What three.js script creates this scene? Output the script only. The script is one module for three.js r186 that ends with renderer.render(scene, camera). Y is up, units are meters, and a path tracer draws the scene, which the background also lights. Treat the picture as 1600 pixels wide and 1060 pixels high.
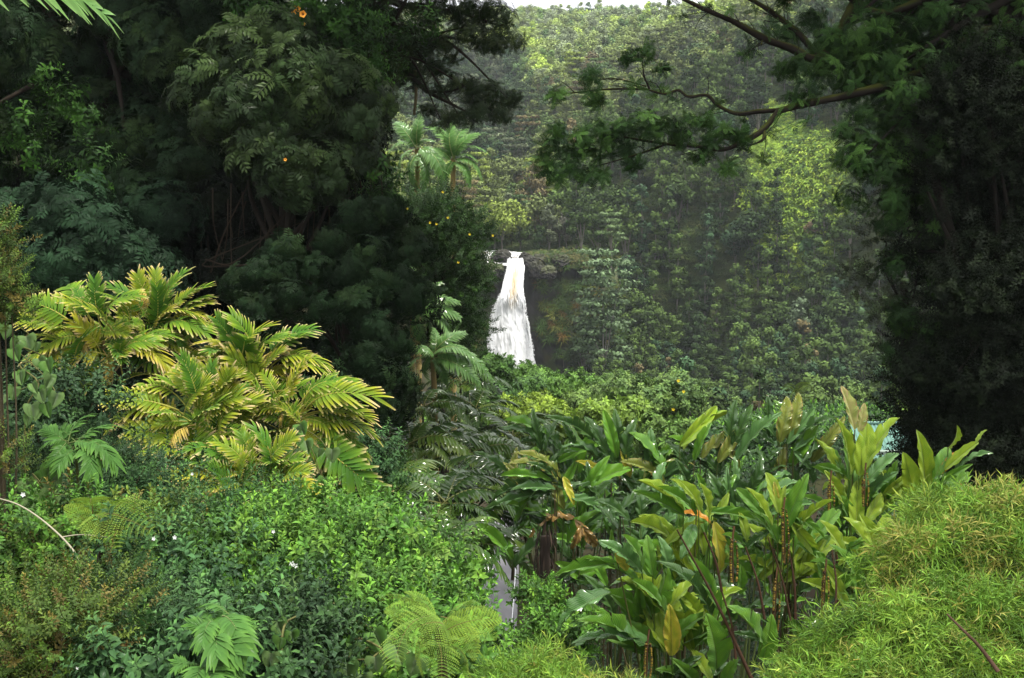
import * as THREE from 'three';
import { mergeGeometries } from 'three/addons/utils/BufferGeometryUtils.js';
import { ImprovedNoise } from 'three/addons/math/ImprovedNoise.js';

// ---------------------------------------------------------------- camera, sky, sun, exposure
const scene = new THREE.Scene();
const EYE = 60;                                   // metres above the gorge datum
const camera = new THREE.PerspectiveCamera(30, 1600 / 1060, 0.1, 5000);
const PITCH = -8 * Math.PI / 180;
camera.position.set(0, EYE, 0);
camera.rotation.x = PITCH;
scene.add(camera);
const renderer = new THREE.WebGLRenderer();
renderer.toneMapping = THREE.LinearToneMapping;
renderer.toneMappingExposure = 2.35;
renderer.shadowMap.enabled = true;

const SUN = new THREE.Vector3(0.35, 1, 0.25).normalize();
const noise = new ImprovedNoise();
const fbm = (x, y, z, o = 4) => { let s = 0, a = 0.5; for (let k = 0; k < o; k++) { s += a * noise.noise(x, y, z); x *= 2.03; y *= 2.03; z *= 2.03; a *= 0.5; } return s; };
{ // overcast sky: brightest overhead, soft cloud mottling
  const W = 512, H = 256, data = new Float32Array(W * H * 4);
  for (let r = 0; r < H; r++) {
    const up = ((r + 0.5) / H - 0.5) * Math.PI, y = Math.sin(up);
    for (let c = 0; c < W; c++) {
      const a = ((c + 0.5) / W) * 2 * Math.PI, x = Math.cos(up) * Math.cos(a), z = Math.cos(up) * Math.sin(a);
      const e = Math.max(y, 0), k = 1 / (0.25 + e);
      const cl = 1 + 0.22 * fbm(x * k * 1.3 + 7, z * k * 1.3, 3.1, 4);
      const L = y >= 0 ? 0.5 * (1 + 2.7 * e) * cl : 0.2;
      const o = (r * W + c) * 4, t = 1 - Math.min(1, e * 1.6);
      data[o] = L * (1.0 - 0.03 * t); data[o + 1] = L; data[o + 2] = L * (0.98 + 0.08 * t); data[o + 3] = 1;
    }
  }
  const sky = new THREE.DataTexture(data, W, H, THREE.RGBAFormat, THREE.FloatType);
  sky.mapping = THREE.EquirectangularReflectionMapping; sky.magFilter = THREE.LinearFilter; sky.needsUpdate = true;
  scene.background = sky; scene.environment = sky;
}
const sun = new THREE.DirectionalLight(new THREE.Color(1, 0.95, 0.86), 2.8);
sun.position.copy(SUN).multiplyScalar(300).add(new THREE.Vector3(0, EYE, -100));
sun.target.position.set(0, EYE - 20, -100);
sun.castShadow = true; sun.shadow.radius = 16;
Object.assign(sun.shadow.camera, { left: -300, right: 300, top: 300, bottom: -300, near: 1, far: 900 });
scene.add(sun, sun.target);
scene.fog = new THREE.FogExp2(new THREE.Color(0.86, 0.93, 1.0), 0.0001);

// ---------------------------------------------------------------- helpers
function rng(seed) { let s = seed | 0; const f = () => { s = (s + 0x6d2b79f5) | 0; let t = Math.imul(s ^ (s >>> 15), 1 | s); t = (t + Math.imul(t ^ (t >>> 7), 61 | t)) ^ t; return ((t ^ (t >>> 14)) >>> 0) / 4294967296; }; f.r = (a, b) => a + (b - a) * f(); f.pick = (a) => a[Math.floor(f() * a.length)]; return f; }
const V = (x, y, z) => new THREE.Vector3(x, y, z);
const F = 530 / Math.tan(Math.PI / 12);           // focal length in pixels of the 1600 x 1060 photograph
const FWD = V(0, Math.sin(PITCH), -Math.cos(PITCH)), UPV = V(0, Math.cos(PITCH), Math.sin(-PITCH) * -1);
// the point seen at pixel (px, py) of the photograph, d metres along the view axis
function P(px, py, d) { return V(0, EYE, 0).addScaledVector(FWD, d).addScaledVector(UPV, d * (530 - py) / F).add(V(d * (px - 800) / F, 0, 0)); }
function project(p) { const q = p.clone().sub(camera.position), d = q.dot(FWD); return [800 + F * q.x / d, 530 - F * q.dot(UPV) / d, d]; }
const smooth = (a, b, x) => { const t = Math.min(1, Math.max(0, (x - a) / (b - a))); return t * t * (3 - 2 * t); };
const lerp = (a, b, t) => a + (b - a) * t;
function piecewise(x, k) { if (x <= k[0][0]) return k[0][1]; for (let i = 1; i < k.length; i++) if (x < k[i][0]) { const t = (x - k[i - 1][0]) / (k[i][0] - k[i - 1][0]); return lerp(k[i - 1][1], k[i][1], t); } return k[k.length - 1][1]; }
const mix = (a, b, t) => [lerp(a[0], b[0], t), lerp(a[1], b[1], t), lerp(a[2], b[2], t)];
const mul = (a, k) => [a[0] * k, a[1] * k, a[2] * k];

const used = new Map();
function numbered(name) { const n = used.get(name) ?? 0; used.set(name, n + 1); return n ? `${name}_${String(n).padStart(3, '0')}` : name; }
function shade(o) { o.castShadow = true; o.receiveShadow = true; return o; }
function thing(name, label, category, pos, group) {
  const o = new THREE.Group(); o.name = numbered(name); o.position.copy(pos); o.userData = { label, category };
  if (group) o.userData.group = group;
  scene.add(o); return o;
}
// a part whose geometry is given in world coordinates
function part(name, geo, mat, parent, stuff) {
  const base = V(0, 0, 0); for (let p = parent; p && p !== scene; p = p.parent) base.add(p.position);
  geo.translate(-base.x, -base.y, -base.z);
  const m = shade(new THREE.Mesh(geo, mat)); m.name = name; if (stuff) m.userData.kind = 'stuff'; parent.add(m); return m;
}
function structure(name, geo, mat) { const m = shade(new THREE.Mesh(geo, mat)); m.name = name; m.userData.kind = 'structure'; scene.add(m); return m; }

class MB { // collects vertices, colours and faces of one mesh
  constructor() { this.p = []; this.c = []; this.n = []; this.t = []; this.i = []; }
  v(p, c, uv, n) { this.p.push(p.x, p.y, p.z); this.c.push(c[0], c[1], c[2]); if (uv) this.t.push(uv[0], uv[1]); if (n) this.n.push(n.x, n.y, n.z); return this.p.length / 3 - 1; }
  f(...a) { for (let k = 1; k + 1 < a.length; k++) this.i.push(a[0], a[k], a[k + 1]); }
  geo() {
    const g = new THREE.BufferGeometry();
    g.setAttribute('position', new THREE.Float32BufferAttribute(this.p, 3));
    g.setAttribute('color', new THREE.Float32BufferAttribute(this.c, 3));
    if (this.t.length) g.setAttribute('uv', new THREE.Float32BufferAttribute(this.t, 2));
    g.setIndex(this.i);
    if (this.n.length) g.setAttribute('normal', new THREE.Float32BufferAttribute(this.n, 3)); else g.computeVertexNormals();
    return g;
  }
}
// a leaf blade: from o along x, its upper side towards y
function blade(mb, o, x, y, len, wid, c0, c1, fold = 0.25, curl = 0.15, fine = false) {
  const z = V(0, 0, 0).crossVectors(x, y).normalize();
  const at = (t, s, up) => o.clone().addScaledVector(x, len * t).addScaledVector(z, wid * s).addScaledVector(y, len * up);
  const a = mb.v(at(0, 0, 0), c0);
  if (!fine) {
    const m = mb.v(at(0.5, 0, curl * 0.3), mix(c0, c1, 0.5)), e = mb.v(at(1, 0, -curl * 0.4), c1);
    const l = mb.v(at(0.45, -0.5, fold * 0.5 * wid / len + curl * 0.3), mix(c0, c1, 0.6)), r = mb.v(at(0.45, 0.5, fold * 0.5 * wid / len + curl * 0.3), mix(c0, c1, 0.6));
    mb.f(a, m, l); mb.f(l, m, e); mb.f(a, r, m); mb.f(m, r, e);
  } else {
    const k = fold * 0.5 * wid / len, m1 = mb.v(at(0.35, 0, curl * 0.3), mix(c0, c1, 0.3)), m2 = mb.v(at(0.7, 0, curl * 0.15), mix(c0, c1, 0.7)), e = mb.v(at(1, 0, -curl * 0.5), c1);
    const l1 = mb.v(at(0.28, -0.46, k + curl * 0.25), c0), l2 = mb.v(at(0.65, -0.4, k + curl * 0.12), c1), r1 = mb.v(at(0.28, 0.46, k + curl * 0.25), c0), r2 = mb.v(at(0.65, 0.4, k + curl * 0.12), c1);
    mb.f(a, m1, l1); mb.f(l1, m1, m2, l2); mb.f(l2, m2, e); mb.f(a, r1, m1); mb.f(m1, r1, r2, m2); mb.f(m2, r2, e);
  }
}
function frame(dir, up = V(0, 1, 0)) { const x = dir.clone().normalize(); let y = up.clone().addScaledVector(x, -up.dot(x)); if (y.lengthSq() < 1e-4) y = V(0.3, 0.1, 1).addScaledVector(x, -V(0.3, 0.1, 1).dot(x)); y.normalize(); return [x, y, V(0, 0, 0).crossVectors(x, y)]; }
// a tapering limb through points; tint(position, normal) gives its colour
function limb(mb, pts, r0, r1, tint, seg = 7, per = 5, knob = 0.12) {
  const curve = new THREE.CatmullRomCurve3(pts, false, 'centripetal'), n = Math.max(2, (pts.length - 1) * per);
  let prev = null, ref = V(0.31, 0.2, 0.93).normalize();
  const q = V(0, 0, 0), tn = V(0, 0, 0);
  for (let k = 0; k <= n; k++) {
    const t = k / n; curve.getPoint(t, q); curve.getTangent(t, tn);
    ref.addScaledVector(tn, -ref.dot(tn)); if (ref.lengthSq() < 1e-4) ref.set(1, 0, 0); ref.normalize();
    const b = V(0, 0, 0).crossVectors(tn, ref), r = lerp(r0, r1, Math.pow(t, 0.8)), row = [];
    for (let s = 0; s < seg; s++) {
      const a = s / seg * 2 * Math.PI, nn = ref.clone().multiplyScalar(Math.cos(a)).addScaledVector(b, Math.sin(a));
      const rr = r * (1 + knob * 2 * fbm(q.x * 1.7 + nn.x, q.y * 1.7 + nn.y, q.z * 1.7 + nn.z, 2));
      const p = q.clone().addScaledVector(nn, rr);
      row.push(mb.v(p, tint(p, nn)));
    }
    if (prev) for (let s = 0; s < seg; s++) mb.f(prev[s], prev[(s + 1) % seg], row[(s + 1) % seg], row[s]);
    prev = row;
  }
  const tip = mb.v(curve.getPoint(1), tint(q, tn)); for (let s = 0; s < seg; s++) mb.f(prev[s], prev[(s + 1) % seg], tip);
}
const BARK = (c, amp = 0.35) => (p) => mul(c, 1 + amp * 2 * fbm(p.x * 6, p.y * 2.2, p.z * 6, 3));
const MOSSY = (c, moss, cover = 0.15) => (p, n) => mix(mul(c, 1 + 0.7 * fbm(p.x * 6, p.y * 3, p.z * 6, 3)), mul(moss, 1 + fbm(p.x * 9, p.y * 9, p.z * 9, 2)), smooth(cover, cover + 0.5, n.y + 1.2 * fbm(p.x * 2.5, p.y * 2.5, p.z * 2.5, 3)));

// materials
const leafMat = (o = {}) => new THREE.MeshPhysicalMaterial({ vertexColors: true, side: THREE.DoubleSide, roughness: 0.92, specularIntensity: 0.2, transmission: 0.22, thickness: 0, clearcoat: 0.12, clearcoatRoughness: 0.3, ior: 1.4, ...o });
const M = {
  leaf: leafMat(), shiny: leafMat({ clearcoat: 0.6, clearcoatRoughness: 0.13, transmission: 0.18 }), dull: leafMat({ clearcoat: 0 }),
  dark: leafMat({ transmission: 0.1, clearcoat: 0.04, clearcoatRoughness: 0.35, specularIntensity: 0.12 }), thin: leafMat({ transmission: 0.32, clearcoat: 0.1 }),
  far: new THREE.MeshPhysicalMaterial({ vertexColors: true, side: THREE.DoubleSide, roughness: 0.9, specularIntensity: 0.3 }),
  bark: new THREE.MeshPhysicalMaterial({ vertexColors: true, roughness: 0.95, specularIntensity: 0.12 }),
};
// an instanced mass of sprigs under one part
class Cloud {
  constructor() { this.m = []; this.c = []; }
  add(p, dir, spin, s, col) {
    const [y, x, z] = frame(dir, V(Math.cos(spin), 0.15, Math.sin(spin)));
    this.m.push(x.x * s, x.y * s, x.z * s, 0, y.x * s, y.y * s, y.z * s, 0, -z.x * s, -z.y * s, -z.z * s, 0, p.x, p.y, p.z, 1); this.c.push(col[0], col[1], col[2]);
  }
  get count() { return this.c.length / 3; }
  build(name, geos, mat, parent) {
    geos = Array.isArray(geos) ? geos : [geos];
    const base = parent === scene ? V(0, 0, 0) : parent.position;
    return geos.map((geo, k) => {
      const idx = []; for (let j = k; j < this.count; j += geos.length) idx.push(j);
      const o = shade(new THREE.InstancedMesh(geo, mat, idx.length)), mt = new THREE.Matrix4(), cl = new THREE.Color();
      idx.forEach((j, n) => { mt.fromArray(this.m, j * 16); mt.elements[12] -= base.x; mt.elements[13] -= base.y; mt.elements[14] -= base.z; o.setMatrixAt(n, mt); o.setColorAt(n, cl.setRGB(this.c[j * 3], this.c[j * 3 + 1], this.c[j * 3 + 2])); });
      o.name = parent === scene ? numbered(name) : name; o.userData.kind = 'stuff'; parent.add(o); return o;
    });
  }
}
// sprigs on and in an ellipsoid, growing outwards and up
function fillBlob(cloud, R, c, rx, ry, rz, n, s0, s1, col, up = 0.5, low = -0.55) {
  for (let k = 0; k < n; k++) {
    let d; do d = V(R.r(-1, 1), R.r(-1, 1), R.r(-1, 1)); while (d.lengthSq() > 1 || d.lengthSq() < 0.02 || d.y < low); d.normalize();
    const q = Math.pow(R(), 0.4), p = c.clone().add(V(d.x * rx * q, d.y * ry * q, d.z * rz * q));
    const g = d.clone().multiplyScalar(0.9).add(V(R.r(-0.5, 0.5), up + R.r(-0.4, 0.4), R.r(-0.5, 0.5)));
    cloud.add(p, g, R.r(0, 6.28), R.r(s0, s1), col(R));
  }
}
const tones = (list, spread = 0.3) => (R) => mul(R.pick(list), 1 + R.r(-spread, spread));

// ---------------------------------------------------------------- ground
const stream = (D) => -0.5 - Math.max(0, D - 255) * 0.05;                // where the stream runs above the falls
const wallBase = (x) => 252 - 0.55 * Math.max(0, x - 34) - 0.7 * Math.max(0, -x - 14);
function height(x, z) {
  const D = -z;
  let h = piecewise(D, [[-60, 1], [-8, -1.2], [0, -1.7], [3, -2.3], [6, -4.4], [10, -6.5], [16, -9.2], [24, -11.6], [31, -12.3], [42, -12.3], [50, -13.4], [60, -15.5], [80, -18.5], [100, -22.5], [125, -31], [165, -47], [5000, -47]]);
  const near = smooth(5, 11, D) * (1 - smooth(60, 100, D));
  h += near * (3.2 * smooth(-0.8, -7, x) + 2.6 * smooth(2.5, 14, x));
  h += (1 - Math.abs(smooth(30, 44, D) * 2 - 1)) * 0;
  const s = D - Math.max(140, wallBase(x));
  if (s > -4) {
    const cliff = 1 - (x > 0 ? smooth(13, 24, x) : smooth(28, 50, -x)), t = lerp(smooth(-4, 42, s), smooth(1.5, 4.5, s), cliff);
    const u = x - stream(D), fade = 1 - smooth(360, 720, D);
    const side = u > 0 ? Math.min(46, 0.42 * Math.max(0, u - 5)) : Math.min(60, 0.5 * Math.max(0, -u - 5));
    h = -47 + 27 * t + (0.201 * Math.max(0, Math.min(D, 760) - 268) + side * fade) * smooth(0, 30, s);
    h += smooth(10, 60, s) * 9 * fbm(x * 0.012, D * 0.012, 4.4, 3) * (1 - 0.7 * smooth(500, 700, D));
  }
  const x0 = -7.5 - 8 * smooth(60, 240, D), e = x0 - x;
  const ridge = lerp(-62, -12.5 + (e > 0 ? Math.min(34, 0.6 * e) : 3.2 * e), smooth(27, 50, D));
  if (D < 330) h = Math.max(h, lerp(ridge, h, smooth(255, 330, D)));
  h += 0.35 * fbm(x * 0.22, D * 0.22, 9.7, 3) * (1 - near * (1 - smooth(1, 2.5, Math.abs(x + 0.3))));
  return EYE + h;
}
const ground = (p) => V(p.x, height(p.x, p.z), p.z);
function hit(px, py, from = 4, to = 1100) { // where the ray of a pixel meets the ground
  let d = from; for (; d < to; d *= 1.004) { const p = P(px, py, d); if (p.y <= height(p.x, p.z)) return ground(p); }
  return null;
}
{
  const xs = [], zs = [];
  for (let k = -110; k <= 110; k++) xs.push(8 * Math.sinh(k / 110 * 5.5) * 1.05);
  for (let D = -250; D < 1600;) { zs.push(D); D += D < -20 ? 12 : D < 70 ? 0.8 : D < 240 ? 2.2 : D < 262 ? 0.8 : D < 420 ? 3 : D < 800 ? 7 : 60; }
  const mb = new MB();
  for (const D of zs) for (const x of xs) {
    const y = height(x, -D), far = smooth(90, 200, D), n = fbm(x * 0.3, D * 0.3, 1.3, 4);
    const soil = mix([0.035, 0.028, 0.018], [0.03, 0.04, 0.014], smooth(-0.15, 0.25, n)), bush = mix([0.03, 0.042, 0.014], [0.05, 0.06, 0.022], smooth(-0.2, 0.3, n));
    mb.v(V(x, y, -D), mix(soil, bush, far));
  }
  for (let r = 0; r + 1 < zs.length; r++) for (let c = 0; c + 1 < xs.length; c++) { const a = r * xs.length + c; mb.f(a, a + 1, a + 1 + xs.length, a + xs.length); }
  structure('ground', mb.geo(), M.bark);
}
// ---------------------------------------------------------------- cliff, waterfall, stream, rocks
{
  const mb = new MB(), xs = [], N = 120, rows = 46;
  for (let k = 0; k <= N; k++) xs.push(lerp(-34, 22, k / N));
  const rockTint = (x, y, n) => {
    const rel = y - EYE, wet = 1 - smooth(3, 9, Math.abs(x - 0.5)), a = fbm(x * 0.25, y * 0.35, 5.5, 4), b = fbm(x * 0.9, y * 0.5, 2.2, 3);
    let c = mix([0.009, 0.008, 0.008], [0.035, 0.03, 0.028], smooth(-0.3, 0.35, b));
    c = mix(c, [0.05, 0.065, 0.016], smooth(-0.05, 0.2, a + 0.1 * n) * (1 - 0.75 * wet));
    c = mix(c, [0.07, 0.045, 0.02], smooth(0.15, 0.35, fbm(x * 0.4 + 9, y * 0.4, 1.2, 3)) * (1 - wet) * 0.8);
    return c;
  };
  for (let r = 0; r <= rows; r++) for (let k = 0; k <= N; k++) {
    const x = xs[k], t = r / rows, D0 = wallBase(x), gorge = 1 - smooth(0, 2.6, Math.abs(x - 0.6)), turn = 11 * smooth(11, 21, x);
    let y, D;
    if (r < 3) { D = D0 + 7 - r * 2.2; y = height(x, -D) + 0.15 - 0.12 * r; } else {
      const q = (r - 3) / (rows - 3); y = EYE - 20.2 - 1.1 * gorge * (1 - q) + 0.8 * fbm(x * 0.3, 2, 7, 3) * (1 - q) - q * 28;
      const ledge = 0.55 * Math.abs(((y * 0.23 + 0.6 * fbm(x * 0.1, y * 0.1, 3, 2)) % 1 + 1) % 1 - 0.5), col = 0.5 * Math.abs(fbm(x * 0.9, y * 0.12, 1, 3));
      D = D0 + 0.6 - 1.8 * Math.pow(Math.sin(Math.min(1, q * 1.6) * 1.57), 2) + 1.3 * gorge * q - ledge - 3 * col - 1.6 * fbm(x * 0.13, y * 0.13, 8, 3) - 0.5 * fbm(x * 1.6, y * 1.6, 2, 3) + 2.4 * q * smooth(3, 8, Math.abs(x - 0.6)) * smooth(0.3, 1, q) + turn;
    }
    mb.v(V(x, y, -D), rockTint(x, y, 0));
  }
  for (let r = 0; r < rows; r++) for (let k = 0; k < N; k++) { const a = r * (N + 1) + k; mb.f(a, a + N + 1, a + N + 2, a + 1); }
  const g = mb.geo(); g.computeVertexNormals();
  structure('cliff', g, new THREE.MeshStandardMaterial({ vertexColors: true, roughness: 0.75, side: THREE.DoubleSide }));
}
const waterMat = new THREE.MeshPhysicalMaterial({ vertexColors: true, roughness: 0.95, specularIntensity: 0.4, transmission: 0.35, thickness: 0, side: THREE.DoubleSide });
{ // the fall: a main sheet and many thin strands of falling water
  const R = rng(71), mb = new MB(), WHITE = [0.78, 0.79, 0.81], TAN = [0.66, 0.54, 0.34];
  const prof = [[399, 796, 815], [405, 793, 817], [418, 793, 818], [440, 788, 816], [456, 785, 816], [474, 776, 819], [492, 770, 820], [512, 769, 822], [530, 767, 825], [555, 767, 828], [590, 767, 830], [640, 768, 832]];
  const edge = (py) => [piecewise(py, prof.map((k) => [k[0], k[1]])), piecewise(py, prof.map((k) => [k[0], k[2]]))];
  const foam = (s, py, n) => {
    const tan = smooth(0.3, 0.5, s) * (1 - smooth(0.62, 0.85, s)) * smooth(408, 425, py) * (1 - smooth(455, 492, py));
    return mul(mix(WHITE, TAN, tan * smooth(-0.3, 0.15, n)), 1 - 0.2 * smooth(-0.05, 0.35, -n));
  };
  const depth = (py) => 247.0 - 2.3 * smooth(400, 470, py) - 1.4 * smooth(470, 640, py);
  const NX = 56, NY = 150, billow = (px, py) => 0.6 * fbm(px * 0.11, py * 0.028, 4.5, 4) + 0.55 * fbm(px * 0.3, py * 0.06, 1.5, 3);
  for (let j = 0; j <= NY; j++) for (let k = 0; k <= NX; k++) {
    const py = lerp(404, 640, j / NY), [l, r] = edge(py), s = k / NX, wild = smooth(415, 480, py), rag = 0.55 * (5 * fbm(py * 0.09, k < NX / 2 ? 1 : 5, 3, 3) + 2.4 * fbm(py * 0.4, k < NX / 2 ? 2 : 7, 1, 2)) * wild * Math.pow(Math.abs(2 * s - 1), 2);
    const px = lerp(l, r, s) + rag, n = billow(px, py), st = fbm(px * 0.5, py * 0.03, 2.5, 3), bulge = 1 - Math.pow(2 * s - 1, 2);
    mb.v(P(px, py, depth(py) - 0.9 * bulge - 0.7 * n * wild - 0.15 * st), foam(s, py, lerp(st, n, wild)));
  }
  for (let j = 0; j < NY; j++) for (let k = 0; k < NX; k++) { const a = j * (NX + 1) + k; mb.f(a, a + NX + 1, a + NX + 2, a + 1); }
  const strand = (pts, w, c) => { let prev = null; pts.forEach((p, i) => { const t = i / (pts.length - 1), h = w * Math.sin(Math.min(1, t * 1.25 + 0.12) * Math.PI * 0.9 + 0.1) * 0.5 + 0.02, row = [mb.v(p.clone().add(V(-h, 0, -h * 0.4)), c(t)), mb.v(p.clone().add(V(0, 0, h * 0.8)), c(t)), mb.v(p.clone().add(V(h, 0, -h * 0.4)), c(t))]; if (prev) for (let k = 0; k < 2; k++) mb.f(prev[k], row[k], row[k + 1], prev[k + 1]); prev = row; }); };
  for (let k = 0; k < 420; k++) {
    const y0 = R.r(402, 470), top = y0 < 455, L = top ? R.r(10, 34) : R.r(5, 18), q = R(), s = q < 0.3 ? R.r(-0.05, 0.16) : q < 0.6 ? R.r(0.84, 1.05) : R.r(0.02, 0.98), [el, er] = edge(y0), x0 = lerp(el, er, s), w = R.r(0.08, 0.26) * (top ? 0.8 : 1.5), dz = R.r(0.1, 0.9) * smooth(410, 470, y0) + 0.1, sway = top ? 0 : R.r(-3, 3);
    const pts = []; for (let i = 0; i <= 5; i++) { const py = y0 + L * i / 5, [l, r] = edge(py), bulge = 1 - Math.pow(Math.min(1, Math.abs(2 * s - 1)), 2); pts.push(P(lerp(x0, lerp(l, r, s), top ? 0.8 : 0.25) + 1.2 * fbm(py * 0.08, k, 1, 2) + sway * i / 5, py, depth(py) - 0.9 * bulge - dz)); }
    strand(pts, w, (t) => foam(s, y0 + L * t, 0.6 * noise.noise(k * 1.7, t * 2, 0)));
  }
  for (let k = 0; k < 7000; k++) { // spray: drops and flecks thrown off the edges
    const py = 420 + 190 * Math.pow(R(), 0.6), [l, r] = edge(py), fl = smooth(430, 560, py), g = (R() + R() + R() - 1.5) * (2.2 + 3.4 * fl), px = R() < 0.5 ? l + g : r + g, s = R.r(0.03, 0.09) * (0.7 + 0.6 * fl), p = P(px, py + R.r(-3, 3), depth(py) - R.r(-0.3, 0.8));
    const q = [V(s, 0, 0), V(-s * 0.5, s * R.r(0.5, 2.2), s * 0.4), V(-s * 0.5, -s * R.r(0.5, 2.2), s * 0.3), V(0, 0, -s)].map((v) => mb.v(p.clone().add(v), WHITE)); mb.f(q[0], q[1], q[2]); mb.f(q[0], q[3], q[1]); mb.f(q[1], q[3], q[2]);
  }
  for (let k = 0; k < 26; k++) { // thin threads that leave the right edge and slide down the rock
    const y0 = R.r(492, 540), x0 = 822 + (y0 - 492) * 0.15, pts = []; for (let i = 0; i <= 8; i++) pts.push(P(x0 + R.r(-1, 1) + i * R.r(0.5, 1.5) - 0.05 * i * i, y0 + i * R.r(4, 7), 243.4 + 0.1 * i)); strand(pts, R.r(0.1, 0.28), () => WHITE);
  }
  structure('waterfall', mb.geo(), waterMat);
  // white water above the lip, left and right of the boulder
  const sb = new MB(), NS = 44, LN = 40;
  for (let j = 0; j <= LN; j++) for (let k = 0; k <= NS; k++) {
    const D = lerp(247.0, 264, Math.pow(j / LN, 1.2)), s = k / NS, open = smooth(248.2, 249.6, D), x = lerp(lerp(-0.85, -6.2, open), lerp(2.25, 2.5, open) - 4 * smooth(256, 264, D), s);
    const n = fbm(x * 0.9, D * 0.7, 6, 4), y = EYE - 20.55 + 2.1 * smooth(247.4, 252.5, D) + 0.35 * n - 0.5 * (1 - smooth(247.0, 248, D));
    sb.v(V(x, y, -D), mix([0.1, 0.085, 0.065], [0.78, 0.79, 0.8], smooth(-0.12, 0.12, n)));
  }
  for (let j = 0; j < LN; j++) for (let k = 0; k < NS; k++) { const a = j * (NS + 1) + k; sb.f(a, a + 1, a + NS + 2, a + NS + 1); }
  structure('stream', sb.geo(), waterMat);
}
const rockMat = new THREE.MeshPhysicalMaterial({ vertexColors: true, roughness: 0.7, specularIntensity: 0.4 });
function rock(seed, c, rx, ry, rz, name, label, moss = 0.3) {
  const g = new THREE.IcosahedronGeometry(1, 8), a = g.attributes.position, col = new Float32Array(a.count * 3), q = V(0, 0, 0);
  for (let k = 0; k < a.count; k++) {
    q.fromBufferAttribute(a, k); const f = 1 + 0.55 * fbm(q.x * 1.1 + seed, q.y * 1.1, q.z * 1.1, 4), top = q.y;
    const facet = 1 + 0.3 * fbm(q.x * 3.7 + seed, q.y * 3.7, q.z * 3.7, 3) - 0.2 * Math.abs(noise.noise(q.x * 2.3 + seed, q.y * 2.3, q.z * 2.3));
    a.setXYZ(k, c.x + q.x * f * facet * rx, c.y + Math.max(-0.6, q.y) * f * facet * ry, c.z + q.z * f * facet * rz);
    const n = fbm(q.x * 3 + seed, q.y * 3, q.z * 3, 3), cc = mix(mul([0.014, 0.012, 0.012], 1 + n), [0.07, 0.085, 0.03], moss * smooth(0, 0.5, top + n));
    col.set(cc, k * 3);
  }
  g.setAttribute('color', new THREE.BufferAttribute(col, 3)); g.computeVertexNormals();
  const m = shade(new THREE.Mesh(g, rockMat)); m.name = numbered(name); m.userData = { label, category: 'rock' }; m.position.copy(c); g.translate(-c.x, -c.y, -c.z); scene.add(m);
}
rock(1, P(784, 404, 250.6), 2.1, 1.75, 1.3, 'boulder', 'big dark boulder splitting the white water at the top of the waterfall', 0.12);
rock(2, P(829, 412, 249), 1.7, 1.5, 1.4, 'boulder', 'dark rock at the right brink of the waterfall', 0.1);
rock(3, P(842, 407, 250), 1.7, 1.3, 1.3, 'boulder', 'flat grey rock on the cliff top right of the waterfall', 0.25);
rock(4, P(771, 424, 247.8), 2.2, 1.7, 1.2, 'boulder', 'mossy rock at the left brink of the waterfall', 0.7);
rock(5, P(858, 404, 252), 1.6, 1.0, 1.2, 'boulder', 'low grey rock farthest right on the cliff top beside the waterfall', 0.3);

rock(6, P(876, 409, 249.5), 1.8, 1.5, 1.3, 'boulder', 'dark broken rock under the grasses of the cliff top, right of the flat grey rock', 0.4);
rock(7, P(838, 424, 247.6), 1.5, 2.2, 1.1, 'boulder', 'wet dark rock face just right of the top of the fall', 0.2);
rock(8, P(856, 428, 247.4), 1.7, 1.6, 1.1, 'boulder', 'dark ledge rock below the flat grey rock beside the fall', 0.5);
rock(9, P(822, 404, 250.6), 1.3, 1.2, 1.1, 'boulder', 'small dark rock right of the big boulder at the lip of the fall', 0.1);
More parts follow.
